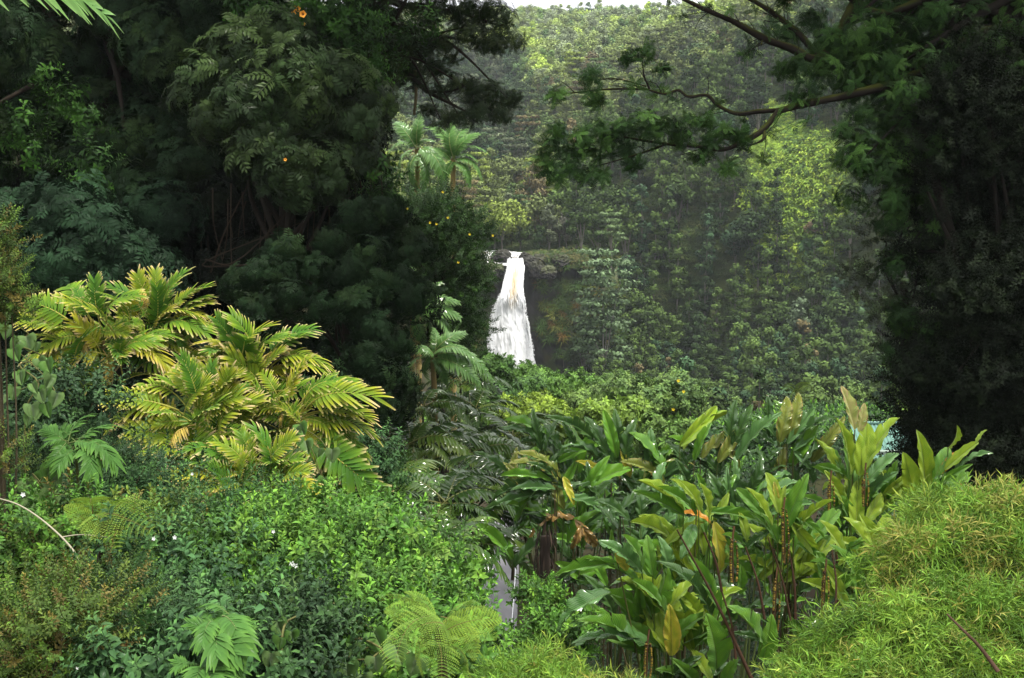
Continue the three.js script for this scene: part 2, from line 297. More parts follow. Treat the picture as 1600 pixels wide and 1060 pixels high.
// ---------------------------------------------------------------- far forest
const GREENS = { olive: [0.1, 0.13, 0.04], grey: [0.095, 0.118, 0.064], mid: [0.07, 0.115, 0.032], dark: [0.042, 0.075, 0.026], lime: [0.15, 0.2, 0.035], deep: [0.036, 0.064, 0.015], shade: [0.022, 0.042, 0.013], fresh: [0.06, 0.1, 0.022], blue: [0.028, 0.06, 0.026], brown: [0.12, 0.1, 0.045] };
function farCrown(seed, o) { // a crown of leaf clumps round a few boughs, its base at y = 0
  const R = rng(seed), mb = new MB(), lobes = [];
  for (let k = 0; k < o.lobes; k++) {
    const a = R.r(0, 6.28), q = Math.sqrt(R()), y = o.layers ? (Math.floor(R.r(0, o.layers)) + 0.5 + R.r(-0.12, 0.12)) / o.layers : R();
    const w = o.layers ? lerp(1, 0.75, y) : Math.sin(Math.PI * lerp(0.12, 0.95, y));
    lobes.push([V(Math.cos(a) * q * o.r * w * 0.8, o.y0 + y * o.h, Math.sin(a) * q * o.r * w * 0.8), o.r * R.r(0.24, 0.42) * (o.layers ? 0.9 : 1), R.r(0.78, 1.2)]);
  }
  for (let k = 0; k < o.n; k++) {
    const [c, r, tone] = lobes[k % lobes.length];
    let d; do d = V(R.r(-1, 1), R.r(-0.75, 1), R.r(-1, 1)); while (d.lengthSq() > 1 || d.lengthSq() < 0.05); d.normalize();
    const p = c.clone().addScaledVector(V(d.x, d.y * (o.flat ?? 0.8), d.z), r * Math.pow(R(), 0.3) * R.r(0.85, 1.15));
    const nrm = d.clone().multiplyScalar(0.8).add(V(R.r(-1, 1), R.r(0, 1.1), R.r(-1, 1))).normalize(), sh = nrm.clone().multiplyScalar(0.4).addScaledVector(d, 0.85).normalize();
    const [y, x, z] = frame(nrm, V(R.r(-1, 1), R.r(-1, 1), R.r(-1, 1))), s = o.leaf * R.r(0.6, 1.25), t = mul([1, 1, 1], tone * R.r(0.82, 1.18));
    const a = mb.v(p.clone().addScaledVector(x, -s * 0.6), t, null, sh), b = mb.v(p.clone().addScaledVector(z, -s * 0.34).addScaledVector(y, s * 0.1), t, null, sh), e = mb.v(p.clone().addScaledVector(x, s * 0.6), t, null, sh), f = mb.v(p.clone().addScaledVector(z, s * 0.34), t, null, sh);
    mb.f(a, b, e, f);
  }
  const bones = new MB(), tint = () => o.barkTone ?? [0.11, 0.1, 0.085];
  limb(bones, [V(0, -1.5, 0), V(R.r(-0.3, 0.3), o.y0 * 0.6, R.r(-0.3, 0.3)), V(R.r(-0.6, 0.6), o.y0 + o.h * 0.55, R.r(-0.6, 0.6))], 0.035 * (o.y0 + o.h) * 0.55, 0.05, tint, 5, 2, 0);
  for (let k = 0; k < 5; k++) { const [c] = lobes[k]; limb(bones, [V(0, o.y0 * R.r(0.5, 0.9), 0), c.clone().multiplyScalar(0.6).setY(lerp(o.y0, c.y, 0.7)), c], 0.12, 0.03, tint, 4, 2, 0); }
  return { crown: mb.geo(), trunk: bones.geo(), height: o.y0 + o.h };
}
const CROWNS = [
  farCrown(11, { r: 4.6, h: 6.0, y0: 4.2, lobes: 17, n: 1900, leaf: 0.55 }),
  farCrown(12, { r: 3.4, h: 9.0, y0: 4.0, lobes: 20, n: 1900, leaf: 0.5 }),
  farCrown(13, { r: 5.6, h: 5.0, y0: 5.0, lobes: 22, n: 2100, leaf: 0.56 }),
  farCrown(14, { r: 3.0, h: 5.5, y0: 3.0, lobes: 12, n: 1300, leaf: 0.46 }),
  farCrown(15, { r: 2.5, h: 11, y0: 3.0, lobes: 22, n: 1700, leaf: 0.48 }),
  farCrown(16, { r: 5.2, h: 7.5, y0: 5.5, lobes: 16, n: 1700, leaf: 0.55, flat: 0.32, layers: 5 }),
];
const farMats = {}; for (const [k, c] of Object.entries(GREENS)) farMats[k] = new THREE.MeshPhysicalMaterial({ vertexColors: true, side: THREE.DoubleSide, roughness: 0.9, specularIntensity: 0.3, color: new THREE.Color(...c) });
const SLOPE = 'trees on the far hillside';
function slope(x, z) { const e = 2; return Math.hypot(height(x + e, z) - height(x - e, z), height(x, z + e) - height(x, z - e)) / (2 * e); }
// bright fern-covered strip on the right hillside, told by where it lies
const inFern = (x, D) => { if (D < 238 || D > 312 || x < 38 || x > 80) return false; const [px, py] = project(V(x, height(x, -D), -D)), n = 70 * fbm(x * 0.12, D * 0.12, 2, 3); return fbm(x * 0.3, D * 0.3, 8, 2) > -0.16 && py > 165 && py < 450 && px + n > piecewise(py, [[165, 1195], [250, 1168], [330, 1185], [450, 1178]]) && px + n < piecewise(py, [[165, 1215], [230, 1312], [330, 1350], [450, 1285]]); };
{
  const R = rng(301), cand = [];
  const step = (D) => (D < 260 ? 4.0 : D < 380 ? 5.2 : D < 560 ? 6.2 : 7.5);
  for (let D = 128; D < 800; D += step(D) * 0.87) {
    const halfW = D * 0.44 + 14, st = step(D);
    for (let x = -halfW * (D < 330 ? 0.45 : 0.6); x < halfW; x += st) {
      const xx = x + R.r(-0.45, 0.45) * st, DD = D + R.r(-0.45, 0.45) * st, u = xx - stream(DD);
      if (DD < 247 && xx > -26 && xx < 12 && DD > 175) { if (DD < 244 && height(xx, -DD) < EYE - 44) { if (R() < 0.55 || DD > 232) continue; } else if (xx < 12 && xx > -9) continue; }
      if (Math.abs(xx) < 16 && DD < 245 && xx > -11 && DD > 150) continue;
      if (xx > -30 && xx < 13 && DD >= 244 && DD < 256.5) continue;
      if (DD >= 250 && DD < 263 && Math.abs(xx + 3) < 9) continue;
      if (DD < 256 && xx < 13 && xx > -10 && height(xx, -DD) > EYE - 44) continue;
      const fern = inFern(xx, DD); if (fern && R() < 0.93) continue;
      const y = height(xx, -DD), n = fbm(xx * 0.02, DD * 0.02, 6.6, 3);
      let kind, crown, bright = 1, s = R.r(0.75, 1.2);
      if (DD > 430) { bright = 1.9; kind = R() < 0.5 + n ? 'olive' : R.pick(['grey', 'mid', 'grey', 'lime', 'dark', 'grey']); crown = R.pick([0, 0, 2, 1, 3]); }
      else if (xx > 10 && DD < 330) { kind = R() < 0.3 + n ? 'fresh' : R.pick(['deep', 'shade', 'deep', 'blue', 'shade', 'fresh', 'deep', R() < 0.2 ? 'brown' : 'deep']); crown = R.pick([1, 4, 3, 4, 1, 0, 4]); s *= 1.05; }
      else { kind = R() < 0.45 + n ? 'olive' : R.pick(['mid', 'grey', 'lime', 'dark', 'olive', 'brown']); crown = R.pick([0, 1, 2, 3, 5, 3]); }
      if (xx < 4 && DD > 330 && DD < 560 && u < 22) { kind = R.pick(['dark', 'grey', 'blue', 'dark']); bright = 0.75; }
      if (DD < 245 && xx < 40) s *= 0.75;
      const q = project(V(xx, y + 5 * s, -DD)), seen = q[0] > 610 && q[0] < 1500 && q[1] > -20 && q[1] < 620;
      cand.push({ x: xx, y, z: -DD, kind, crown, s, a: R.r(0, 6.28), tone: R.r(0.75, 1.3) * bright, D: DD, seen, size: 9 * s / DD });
    }
  }
  cand.sort((a, b) => (b.seen - a.seen) || b.size - a.size);
  const words = { olive: 'olive green', grey: 'grey green', mid: 'fresh green', dark: 'dark green', deep: 'deep green', shade: 'dusky green', fresh: 'leaf green', lime: 'yellow-green', blue: 'bluish green', brown: 'brownish' };
  const shapes = ['broad rounded', 'upright', 'wide spreading', 'small rounded', 'tall narrow', 'layered'];
  const proto = new Map();
  const near = cand.slice(0, 270), rest = cand.slice(270);
  for (const t of near) {
    const key = t.kind + t.crown;
    let o;
    if (!proto.has(key)) {
      o = new THREE.Group();
      const tr = shade(new THREE.Mesh(CROWNS[t.crown].trunk, M.bark)), cr = shade(new THREE.Mesh(CROWNS[t.crown].crown, farMats[t.kind])); tr.name = 'trunk'; cr.name = 'crown'; o.add(tr, cr); proto.set(key, o);
    } else o = proto.get(key).clone();
    o.name = numbered('forest_tree'); o.position.set(t.x, t.y, t.z); o.rotation.y = t.a; o.scale.setScalar(t.s);
    const [px, py] = project(V(t.x, t.y + 4, t.z)), size = t.s < 0.88 ? 'small ' : t.s > 1.12 ? 'large ' : '', rise = py < 215 ? 'high on' : py < 320 ? 'midway up' : py < 450 ? 'low on' : 'lowest on', side = px < 745 ? 'left of the waterfall' : px < 850 ? 'straight behind the waterfall' : px < 1000 ? 'behind the layered tree' : px < 1165 ? 'between layered tree and fern strip' : px < 1330 ? 'by the fern strip' : 'behind the mossy tree';
    o.userData = { label: `${size}${shapes[t.crown]} ${words[t.kind]} tree ${rise} the slope ${side}`, category: 'tree', group: `${shapes[t.crown]} ${words[t.kind]} ${SLOPE}` };
    scene.add(o);
  }
  const wood = new THREE.Group(); wood.name = 'distant_forest'; wood.userData = { kind: 'stuff', label: 'mass of distant forest covering the hillside up to the skyline', category: 'forest' }; scene.add(wood);
  CROWNS.forEach((cw, k) => {
    const list = rest.filter((t) => t.crown === k); if (!list.length) return;
    for (const [name, geo, mat] of [['crown', cw.crown, M.far], ['trunk', cw.trunk, M.bark]]) {
      const im = shade(new THREE.InstancedMesh(geo, mat, list.length)), m = new THREE.Matrix4(), q = new THREE.Quaternion(), c = new THREE.Color();
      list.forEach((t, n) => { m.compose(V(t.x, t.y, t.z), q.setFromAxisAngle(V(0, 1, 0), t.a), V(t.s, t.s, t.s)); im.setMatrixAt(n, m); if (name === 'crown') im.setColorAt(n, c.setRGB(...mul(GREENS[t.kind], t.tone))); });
      im.name = name; im.userData.kind = 'stuff'; wood.add(im);
    }
  });
  console.log('forest', cand.length, 'near', near.length, 'farthest near', Math.max(...near.map((t) => t.D)));
}
function hillTree(px, py, from, crownIdx, scale, color, name, label, category = 'tree') {
  const p = hit(px, py, from); if (!p) { console.log('no hit', label); return; }
  const o = thing(name, label, category, p), mat = new THREE.MeshStandardMaterial({ vertexColors: true, side: THREE.DoubleSide, roughness: 0.7, color: new THREE.Color(...color) });
  const c = typeof crownIdx === 'number' ? CROWNS[crownIdx] : crownIdx;
  for (const [n, g, m] of [['trunk', c.trunk, M.bark], ['crown', c.crown, mat]]) { const q = shade(new THREE.Mesh(g, m)); q.name = n; o.add(q); }
  o.scale.setScalar(scale); o.rotation.y = px * 0.7;
}
{ // trees that stand out on the slope
  const albizia = farCrown(21, { r: 6.2, h: 19, y0: 0.6, lobes: 84, n: 5600, leaf: 0.55, flat: 0.3, layers: 12, barkTone: [0.16, 0.15, 0.13] });
  const bigLeaf = farCrown(22, { r: 3.6, h: 5, y0: 2.5, lobes: 14, n: 260, leaf: 1.9 });
  const o = (px, py, d, c, s, col, name, label) => {
    const p = P(px, py, d), t = thing(name, label, 'tree', p), mat = new THREE.MeshStandardMaterial({ vertexColors: true, side: THREE.DoubleSide, roughness: 0.7, color: new THREE.Color(...col) });
    for (const [n, g, m] of [['trunk', c.trunk, M.bark], ['crown', c.crown, mat]]) { const q = shade(new THREE.Mesh(g, m)); q.name = n; t.add(q); } t.scale.setScalar(s);
  };
  o(945, 575, 240, albizia, 1.16, [0.058, 0.105, 0.035], 'layered_tree', 'tall pale green tree with flat layered boughs right of the waterfall');
  o(955, 415, 258, CROWNS[5], 0.85, [0.075, 0.13, 0.035], 'layered_tree', 'flat-topped green tree on the cliff top right of the waterfall');
  hillTree(1270, 425, 150, bigLeaf, 0.8, [0.07, 0.15, 0.055], 'big_leaved_tree', 'pale big-leaved tree at the foot of the bright fern strip');
  hillTree(1345, 540, 150, bigLeaf, 0.9, [0.045, 0.1, 0.035], 'big_leaved_tree', 'green big-leaved tree low on the slope near the dark right-hand tree');
  hillTree(1362, 640, 150, bigLeaf, 0.85, [0.05, 0.11, 0.035], 'big_leaved_tree', 'big-leaved tree just above the turquoise roof');
  hillTree(1250, 600, 150, 1, 1.25, [0.05, 0.085, 0.032], 'round_crowned_tree', 'upright mid-green tree with lumpy crown low on the slope above the ginger plants');
  hillTree(1270, 400, 150, 0, 0.55, [0.15, 0.1, 0.055], 'russet_tree', 'small russet tree in the bright fern strip');
  hillTree(885, 395, 150, 0, 0.75, [0.17, 0.17, 0.12], 'pale_tree', 'pale greyish tree on the cliff top right of the waterfall');
}
{ // bushes that break the rim of the cliff
  const R = rng(391), words = ['in front of the flat grey rock', 'second from the fall along the cliff rim', 'third from the fall along the cliff rim', 'beside the layered tree on the cliff rim', 'behind the layered tree on the cliff rim', 'left of the fall by the mossy rock', 'farthest left on the cliff rim'];
  [[5.6, 252, 0.4, 'olive'], [8.2, 253, 0.5, 'mid'], [10.4, 251.5, 0.42, 'lime'], [13, 253, 0.6, 'fresh'], [15.5, 255, 0.7, 'mid'], [-7.4, 250.5, 0.42, 'fresh'], [-10.5, 252, 0.6, 'deep']].forEach(([x, D, s, k], i) => {
    const o = thing('rim_bush', `bush ${words[i]}`, 'bush', V(x, height(x, -D - 3) - 1.3 * s, -D), 'bushes on the rim of the cliff'), w = CROWNS[3];
    for (const [n, g, m] of [['stem', w.trunk, M.bark], ['foliage', w.crown, farMats[k]]]) { const q = shade(new THREE.Mesh(g, m)); q.name = n; o.add(q); } o.scale.set(s * 1.3, s, s * 1.3); o.rotation.y = R.r(0, 6);
  });
}
{ // ground cover of the hill: the bright fern strip, and low bushes between the trees
  const R = rng(411), geo = (() => { const mb = new MB(); for (let k = 0; k < 110; k++) { const a = R.r(0, 6.28), d = V(Math.cos(a), R.r(-0.25, 0.6), Math.sin(a)), [x, y] = frame(d); blade(mb, V(R.r(-1.1, 1.1), R.r(0, 0.6), R.r(-1.1, 1.1)), x, y, R.r(0.3, 0.65), R.r(0.12, 0.24), [0.9, 0.9, 0.9], [1.1, 1.1, 1.1], 0.1, 0.5); } return mb.geo(); })();
  const fern = new Cloud(), bush = new Cloud(), tuft = new Cloud();
  for (let k = 0; k < 9000; k++) { const D = R.r(238, 312), x = R.r(38, 80); if (!inFern(x, D)) continue; const y = height(x, -D); fern.add(V(x, y + R.r(0, 0.5), -D), V(R.r(-0.3, 0.3), 1, R.r(0, 0.8)), R.r(0, 6.28), R.r(0.9, 1.9), mul(R.pick([[0.14, 0.22, 0.024], [0.11, 0.185, 0.024], [0.17, 0.24, 0.03], [0.05, 0.095, 0.02]]), R.r(0.75, 1.2))); }
  fern.build('fern_cover', geo, M.far, scene)[0].userData.label = 'bright green fern cover spilling down the right hillside';
  for (let k = 0; k < 42000; k++) {
    const D = R.r(110, 330), x = R.r(-26, 0.42 * D + 8); if (D > 238 && D < 258 && Math.abs(x - 1) < 14) continue; 
    bush.add(V(x, height(x, -D) - 0.1, -D), V(R.r(-0.3, 0.3), 1, R.r(0, 0.6)), R.r(0, 6.28), R.r(0.55, 1.15) * (D > 256 ? 1.3 : 1), mul(R.pick([[0.03, 0.052, 0.012], [0.04, 0.065, 0.014], [0.022, 0.04, 0.011], [0.055, 0.07, 0.02]]), R.r(0.7, 1.3)));
  }
  for (let k = 0; k < 1500; k++) { const x = R() < 0.4 ? R.r(-15, -6.2) : R.r(3.6, 15), D = wallBase(x) + R.r(-2.2, 6), y = height(x, -Math.max(D, wallBase(x) + 5)); bush.add(V(x, y + R.r(-0.6, 0.5), -D), V(R.r(-0.4, 0.4), 0.8, R.r(0, 0.9)), R.r(0, 6.28), R.r(0.7, 1.5), mul(R.pick([[0.028, 0.045, 0.01], [0.02, 0.034, 0.009], [0.05, 0.05, 0.016], [0.03, 0.05, 0.012]]), R.r(0.7, 1.3))); }
  bush.build('undergrowth', geo, M.far, scene)[0].userData.label = 'low green undergrowth between the trees of the slope';
  const blades = (() => { const mb = new MB(); for (let k = 0; k < 22; k++) { const a = R.r(0, 6.28), [x, y] = frame(V(Math.cos(a) * 0.6, R.r(0.2, 1), Math.sin(a) * 0.6)); blade(mb, V(R.r(-0.3, 0.3), 0, R.r(-0.3, 0.3)), x, y, R.r(0.6, 1.2), 0.09, [0.8, 0.8, 0.8], [1.1, 1.05, 0.9], 0.1, 0.9); } return mb.geo(); })();
  for (let k = 0; k < 3000; k++) {
    const x = R.r(-16, 22), q = k % 6 === 0 ? R.r(-0.03, 0.03) : Math.pow(R(), 0.9); if (Math.abs(x - 0.6) < 4.0 + 1.2 * q) continue;
    const y = EYE - 19.8 + 1.3 * fbm(x * 0.35, 3, 1, 3) - 28 * q, n = fbm(x * 0.16, y * 0.2, 3.7, 3); if (n < -0.08 + 0.3 * R() + 0.25 * smooth(0.2, 0, q)) continue;
    const D = wallBase(x) - 1.6 - R.r(0, 1.6);
    tuft.add(V(x, y, -D), V(R.r(-0.4, 0.4), 0.35, 1), R.r(0, 6.28), R.r(0.9, 2.0), mul(R.pick([[0.06, 0.09, 0.016], [0.08, 0.095, 0.02], [0.035, 0.065, 0.015], [0.035, 0.075, 0.016], [0.02, 0.04, 0.012], [0.03, 0.06, 0.015], R() < 0.4 ? [0.1, 0.065, 0.02] : [0.05, 0.08, 0.018]]), R.r(0.7, 1.3)));
  }
  tuft.build('hanging_grass', blades, M.far, scene)[0].userData.label = 'green and rust-brown grasses hanging on the cliff face';
}
// ---------------------------------------------------------------- sprigs shared by the near plants
const ONE = [1, 1, 1];
function pinnateSprig(seed, o) { // a twig end with several feather-shaped compound leaves
  const R = rng(seed), mb = new MB();
  for (let k = 0; k < o.leaves; k++) {
    const a = k * 2.4 + R.r(-0.3, 0.3), el = R.r(o.el0 ?? 0.05, o.el1 ?? 0.9), d = V(Math.cos(a) * Math.cos(el), Math.sin(el), Math.sin(a) * Math.cos(el)), L = o.len * R.r(0.7, 1.15), pt = [], tone = R.r(0.8, 1.2);
    for (let j = 0; j <= 8; j++) { const t = j / 8; pt.push(d.clone().multiplyScalar(L * t).add(V(0, -(o.droop ?? 0.5) * L * t * t, 0))); }
    const rib = o.rib ?? [0.7, 0.7, 0.6]; let prev = null;
    for (let j = 0; j <= 8; j += 2) { const [, , z] = frame(d), w = 0.004 + 0.006 * (1 - j / 8), row = [mb.v(pt[j].clone().addScaledVector(z, w), rib), mb.v(pt[j].clone().addScaledVector(z, -w), rib)]; if (prev) mb.f(prev[0], prev[1], row[1], row[0]); prev = row; }
    for (let j = 0; j < o.pairs; j++) {
      const t = lerp(0.18, 0.96, j / (o.pairs - 1)), i = Math.min(7, Math.floor(t * 8)), q = pt[i].clone().lerp(pt[i + 1], t * 8 - i), tg = pt[i + 1].clone().sub(pt[i]).normalize(), [x, y, z] = frame(tg), sz = Math.sin(lerp(0.55, 2.5, j / (o.pairs - 1)));
      for (const s of [-1, 1]) { const dir = x.clone().multiplyScalar(0.55).addScaledVector(z, s).addScaledVector(V(0, 1, 0), -R.r(0.0, 0.45)).normalize(), c = mul(ONE, tone * R.r(0.85, 1.15)); blade(mb, q, dir, frame(dir, y)[1], o.leaflet * (0.7 + 0.4 * sz), o.width * (0.75 + 0.3 * sz), c, c, 0.3, 0.12); }
    }
    const e = frame(pt[8].clone().sub(pt[7])); blade(mb, pt[8], e[0], e[1], o.leaflet * 0.8, o.width * 0.8, ONE, ONE, 0.3, 0.1);
  }
  return mb.geo();
}
function leafSprig(seed, o) { // a leafy twig with simple leaves in a spiral, paler towards the tip
  const R = rng(seed), mb = new MB();
  limb(mb, [V(0, 0, 0), V(R.r(-0.02, 0.02), o.len * 0.5, R.r(-0.02, 0.02)), V(0, o.len, 0)], o.len * 0.014, o.len * 0.006, () => [0.7, 0.65, 0.45], 3, 1, 0);
  for (let k = 0; k < o.n; k++) {
    const t = k / (o.n - 1), a = k * 2.4 + R.r(-0.3, 0.3), el = lerp(o.el0 ?? -0.15, o.el1 ?? 0.9, t) + R.r(-0.25, 0.25), d = V(Math.cos(a) * Math.cos(el), Math.sin(el), Math.sin(a) * Math.cos(el)), [x, y] = frame(d), L = o.leaf * lerp(1.1, 0.65, t * t) * R.r(0.75, 1.2), c = mul(mix([0.85, 0.88, 0.9], [1.25, 1.3, 0.95], t * t), R.r(0.8, 1.2));
    blade(mb, V(0, o.len * lerp(0.1, 1, t), 0).addScaledVector(x, L * 0.1), x, y, L, L * o.w, mul(c, 0.95), c, o.fold ?? 0.35, o.curl ?? 0.25, o.fine);
  }
  return mb.geo();
}
const SPRIG = {
  tulip: [1, 2, 3].map((k) => pinnateSprig(k, { leaves: 6, len: 0.5, pairs: 6, leaflet: 0.17, width: 0.062, droop: 0.55 })),
  fineFeather: [4, 5].map((k) => pinnateSprig(k, { leaves: 6, len: 0.36, pairs: 8, leaflet: 0.085, width: 0.03, droop: 0.35, el0: -0.1, el1: 0.6 })),
  broad: [6, 7, 8].map((k) => leafSprig(k, { len: 0.34, n: 12, leaf: 0.115, w: 0.46, fine: true })),
  small: [9, 10].map((k) => leafSprig(k, { len: 0.3, n: 20, leaf: 0.06, w: 0.46 })),
  oval: [12, 13].map((k) => leafSprig(k, { len: 0.42, n: 13, leaf: 0.15, w: 0.42, el0: -0.4, el1: 0.6, fine: true })),
  narrow: [14, 15].map((k) => leafSprig(k, { len: 0.36, n: 14, leaf: 0.15, w: 0.22, el0: -0.2, el1: 0.9 })),
  treelet: [16, 17].map((k) => leafSprig(k, { len: 0.6, n: 24, leaf: 0.13, w: 0.45, el0: -0.4, el1: 0.8 })),
};
const LB = { // leaf colours of the near trees
  tulip: tones([[0.0113, 0.0250, 0.0086], [0.0090, 0.0202, 0.0081], [0.0155, 0.0296, 0.0086]], 0.35),
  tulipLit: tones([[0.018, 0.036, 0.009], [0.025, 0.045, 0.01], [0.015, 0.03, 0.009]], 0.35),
  vine: tones([[0.022, 0.062, 0.009], [0.032, 0.085, 0.011], [0.017, 0.045, 0.009]], 0.35),
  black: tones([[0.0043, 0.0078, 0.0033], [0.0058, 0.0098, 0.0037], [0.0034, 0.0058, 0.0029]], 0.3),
  grey: tones([[0.04, 0.052, 0.03], [0.03, 0.042, 0.022], [0.055, 0.066, 0.042]], 0.35),
};
// a near tree: boughs from the trunk carry rounded masses of sprigs; masses are [px, py, d, r]
function bigTree(o) {
  const R = rng(o.seed), base = ground(P(o.base[0], o.base[1], o.base[2])), t = thing(o.name, o.label, o.category ?? 'tree', base, o.group), mb = new MB(), tint = o.bark ?? BARK([0.02, 0.016, 0.012]);
  base.y -= 0.3;
  const masses = o.masses.map(([px, py, d, r]) => [P(px, py, d), r]);
  for (const [x0, y0, x1, y1, d0, d1, n, r0, r1] of o.fill ?? []) for (let k = 0; k < n; k++) masses.push([P(R.r(x0, x1), R.r(y0, y1), R.r(d0, d1)), R.r(r0, r1)]);
  const top = V(0, 0, 0); for (const [c] of masses) top.add(c); top.multiplyScalar(1 / masses.length);
  const fork = o.fork ? P(...o.fork) : base.clone().lerp(top, 0.55), crown = o.crown ? P(...o.crown) : base.clone().lerp(top, 1.05);
  if (!o.noTrunk) limb(mb, [base, base.clone().lerp(fork, 0.5).add(V(R.r(-0.4, 0.4), 0, R.r(-0.3, 0.3))), fork, crown], o.r ?? 0.35, 0.08, tint, 10, 6);
  masses.forEach(([c, r], k) => {
    if (k % (o.boughEvery ?? 3) || k < (o.boughFrom ?? 0)) return;
    const f = R.r(0.1, 0.9), s = fork.clone().lerp(crown, f), m = s.clone().lerp(c, 0.5).add(V(R.r(-0.5, 0.5), R.r(-0.1, 0.8), R.r(-0.5, 0.5)));
    limb(mb, [s, m, c], (o.r ?? 0.35) * R.r(0.18, 0.34), 0.015, tint, 6, 4);
  });
  const twigEnds = [];
  for (const [pts, r0, r1] of o.limbs ?? []) {
    const w = pts.map((p) => P(...p)); limb(mb, w, r0, r1, o.limbTint ?? tint, 10, 6, 0.3);
    if (o.twigs) { const cv = new THREE.CatmullRomCurve3(w, false, 'centripetal'), n = Math.round(cv.getLength() * o.twigs); for (let k = 0; k < n; k++) { const t = R.r(0.12, 1), s = cv.getPoint(t), tg = cv.getTangent(t), L = R.r(0.15, 0.6), q = tg.clone().multiplyScalar(0.7).add(V(R.r(-0.6, 0.6), R.r(-0.7, 0.9), R.r(-0.8, 0.8))).normalize(), m = s.clone().addScaledVector(q, L * 0.5).add(V(R.r(-0.05, 0.05), R.r(-0.03, 0.06), 0)), e = s.clone().addScaledVector(q, L).add(V(0, R.r(-0.08, 0.06), 0)); limb(mb, [s, m, e], 0.012, 0.004, tint, 4, 3, 0); if (R() < 0.38) twigEnds.push(e); } }
  }
  part('trunk', mb.geo(), M.bark, t);
  const cloud = new Cloud();
  for (const [c, r] of masses) fillBlob(cloud, R, c, r, r * (o.squash ?? 0.75), r, Math.round((o.density ?? 26) * r * r * R.r(0.7, 1.2)) + (r < 0.4 ? 5 : 6), o.s0 ?? 0.8, o.s1 ?? 1.25, o.tone, o.up ?? 0.25, -0.8);
  for (const p of twigEnds) cloud.add(p, V(R.r(-1, 1), R.r(-0.2, 0.6), R.r(-0.6, 1)), R.r(0, 6.28), R.r(o.s0 ?? 0.5, o.s1 ?? 0.9), o.tone(R));
  cloud.build('foliage', o.sprig, o.mat ?? M.dark, t);
  return t;
}
const hang = (R, x0, x1, y0, y1, d0, d1, n, mb, c, r = 0.012) => { for (let k = 0; k < n; k++) { const x = R.r(x0, x1), y = R.r(y0, y0 + (y1 - y0) * 0.4), e = R.r(y0 + (y1 - y0) * 0.5, y1), d = R.r(d0, d1), s = R.r(-18, 18); limb(mb, [P(x, y, d), P(x + s * 0.3 + R.r(-4, 4), lerp(y, e, 0.5), d), P(x + s, e, d)], r * R.r(0.6, 1.6), r * 0.5, BARK(c), 4, 5, 0); } };
